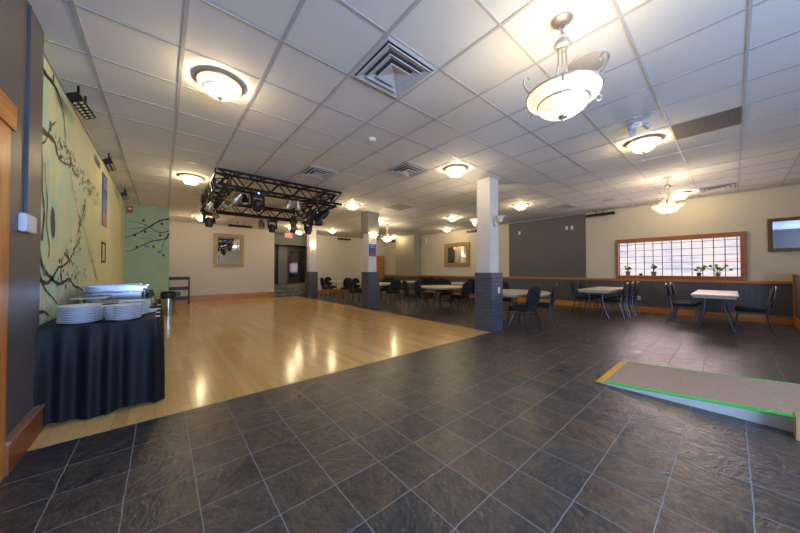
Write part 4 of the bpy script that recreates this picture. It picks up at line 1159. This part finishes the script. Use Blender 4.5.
MB().lathe([(0.178, 0.112), (0.15, 0.132), (0.07, 0.142), (0, 0.144)], (0, 0, 0), 28, 1.0, 0.6).build('lid', mat('grey_lid', srgb(150, 148, 140), .4, .3), t, True)
for i, (x_, y_, h_, r_, mt, lb) in enumerate(((-0.12, 4.75, .12, .035, TANPAN, 'brown sauce jar nearest on the buffet right side'), (-0.13, 4.98, .16, .035, BLACKP, 'black squeeze bottle in the buffet condiments'), (-0.10, 5.18, .11, .04, SILVER, 'silver shaker in the buffet condiments'), (-0.12, 5.42, .17, .04, BLACKP, 'tall black pepper bottle near the buffet far end'), (-0.11, 5.62, .12, .04, TANPAN, 'brown jar at the far end of the buffet'))):
    t = thing('condiment_bottle', lb, 'bottle', (x_, y_, BZ), 0, 'condiments on the buffet')
    MB().lathe([(0, 0), (r_, 0), (r_, h_ * .65), (r_ * .55, h_ * .8), (r_ * .5, h_ * .88), (0, h_ * .88)], n=16).build('body', mt, t, True)
    MB().lathe([(r_ * .55, h_ * .88), (r_ * .55, h_), (0, h_)], n=16).build('cap', BLACKP, t, True)

# trash can and tray cart
t = thing('waste_bin', 'stainless round waste bin with a black top beyond the buffet', 'bin', (0.13, 9.9, 0))
MB().lathe([(0, 0), (0.15, 0), (0.155, 0.03), (0.15, 0.45), (0, 0.45)], n=28).build('body', STEEL, t, True)
MB().lathe([(0, 0.451), (0.158, 0.451), (0.165, 0.48), (0.165, 0.60), (0.13, 0.64), (0, 0.65)], n=28).build('lid', BLACKP, t, True)
MB().box(0.12, 0.26, -0.05, 0.05, 0.50, 0.62, 0.01).build('swing_flap', BLACKP, t)
t = thing('tray_cart', 'black three shelf bus cart standing against the back wall', 'cart', (0.46, 12.75, 0))
for z_ in (0.16, 0.52, 0.88):
    sh = MB().box(-.27, .27, -.2, .2, z_, z_ + .02, .004)
    sh.box(-.27, .27, -.2, -.185, z_ + .02, z_ + .10).box(-.27, .27, .185, .2, z_ + .02, z_ + .10).box(-.27, -.255, -.185, .185, z_ + .02, z_ + .10).box(.255, .27, -.185, .185, z_ + .02, z_ + .10)
    sh.build('shelf', BLACKP, t)
for sx in (-1, 1):
    for sy in (-1, 1):
        MB().tube([(sx * .285, sy * .17, 0.07), (sx * .285, sy * .17, 0.98)], .014, 8).build('post', CHROME, t)
        MB().lathe([(0, -.015), (.035, -.015), (.035, .015), (0, .015)], n=14).rot(R(PI / 2, 'Y')).build('caster', BLACKP, t).location = (sx * .285, sy * .17, .035)

# ------------------------------------------------------------------ ramp
RX0, RX1, RY0, RY1 = 3.56, 4.60, 0.96, -1.6
zr = lambda y_: 0.008 + (RY0 - y_) * 0.082
t = thing('floor_ramp', 'low wheelchair ramp with beige carpet and green taped edge', 'ramp', ((RX0 + RX1) / 2, RY0, 0))
ox = (RX0 + RX1) / 2
mb = MB()
mb.prism([(RX0 - ox, 0, 0.001), (RX0 - ox, 0, zr(RY0) - .004), (RX0 - ox, RY1 - RY0, zr(RY1) - .004), (RX0 - ox, RY1 - RY0, 0.001)], (RX1 - RX0, 0, 0), (0, 0, 0))
mb.build('side_board', RAMPW, t)
def strip(x0, x1, y0, y1, th, nm, mt, lift=0.0, label=None):
    mb = MB()
    mb.prism([(x0 - ox, y0 - RY0, zr(y0) - .004 + lift), (x0 - ox, y1 - RY0, zr(y1) - .004 + lift), (x1 - ox, y1 - RY0, zr(y1) - .004 + lift), (x1 - ox, y0 - RY0, zr(y0) - .004 + lift)], (0, 0, th), (0, 0, 0))
    o = mb.build(nm, mt, t)
    if label: o['label'] = label
strip(RX0, RX1, RY0, RY1, 0.004, 'carpet_top', CARPET, 0.0002, 'beige carpet')
strip(RX0 - 0.004, RX0 + 0.065, RY0 - 0.09, RY1, 0.0025, 'edge_tape', GREENT, 0.0045, 'bright green tape')
strip(RX1 - 0.012, RX1 + 0.002, RY0 - 0.05, RY1, 0.0025, 'edge_tape', GREENT, 0.0045, 'bright green tape')
strip(RX0 - 0.02, RX1, RY0 - 0.0, RY0 - 0.065, 0.0025, 'warning_tape', YELLOWT, 0.0045, 'yellow tape across the foot')
t = thing('ramp_post', 'short pale wooden post against the ramp edge at the right border', 'post', (3.46, -0.345, 0))
MB().box(-0.05, 0.06, -0.09, 0.075, 0, 0.17, 0.004).build('post_body', wood('pale_pine', srgb(176, 140, 96), srgb(204, 168, 120), 2), t)

# ------------------------------------------------------------------ plants on the sill
def pot_plant(y_, h_, r_, potm, leafm, leaves, spread, tall, label, seed):
    rr = random.Random(seed)
    t = thing('potted_plant', label, 'plant', (XW - 0.005 + 0.03, y_, WZ0 + 0.005))
    MB().lathe([(0, 0), (r_ * .75, 0), (r_, h_), (r_ * 1.08, h_), (r_ * 1.08, h_ * .85), (r_ * .97, h_ * .85), (r_ * .9, h_ * .9), (0, h_ * .9)], n=16).build('pot', potm, t, True)
    MB().lathe([(0, h_ * .9), (r_ * .88, h_ * .9), (0, h_ * .93)], n=12).build('soil', SOIL, t)
    if leaves:
        st, lf = MB(), MB()
        for k in range(leaves):
            a = rr.uniform(0, 2 * PI); d_ = rr.uniform(.25, 1) * spread
            tip = Vector((max(-.03, min(.03, math.cos(a) * .03)), math.sin(a) * d_, h_ + rr.uniform(.4, 1) * tall))
            st.tube([(0, 0, h_ * .9), tuple(tip * .5 + Vector((0, 0, h_ * .5))), tuple(tip)], .003, 5)
            s_ = rr.uniform(.03, .05)
            n_ = Vector((1, rr.uniform(-.4, .4), rr.uniform(-.4, .6))).normalized()
            u_ = n_.cross(Vector((0, 0, 1))).normalized(); v_ = n_.cross(u_)
            c_ = [tip + u_ * s_ * .9 * math.cos(b_) * (1 if math.cos(b_) > 0 else .8) + v_ * s_ * .65 * math.sin(b_) for b_ in [2 * PI * q / 8 for q in range(8)]]
            vs = [lf.b.verts.new(q) for q in c_]; lf.b.faces.new(vs)
        st.build('stem', LEAFD, t); lf.build('leaves', leafm, t)
    return t
pot_plant(2.00, .12, .06, POTG, LEAFD, 6, .10, .16, 'spindly plant in a grey pot at the left end of the window', 1)
pot_plant(1.71, .06, .045, POTB, LEAFD, 0, .1, .1, 'small brown pot without leaves on the window sill', 2)
pot_plant(1.43, .11, .06, POTG, LEAFD, 7, .05, .20, 'dark upright plant in a grey pot third from left on the sill', 3)
pot_plant(0.56, .08, .045, POTB, LEAF, 8, .20, .14, 'trailing bright green plant in a brown pot on the sill', 4)
pot_plant(0.24, .08, .05, POTG, LEAF, 14, .24, .20, 'leafy green plant at the right of the window sill', 5)
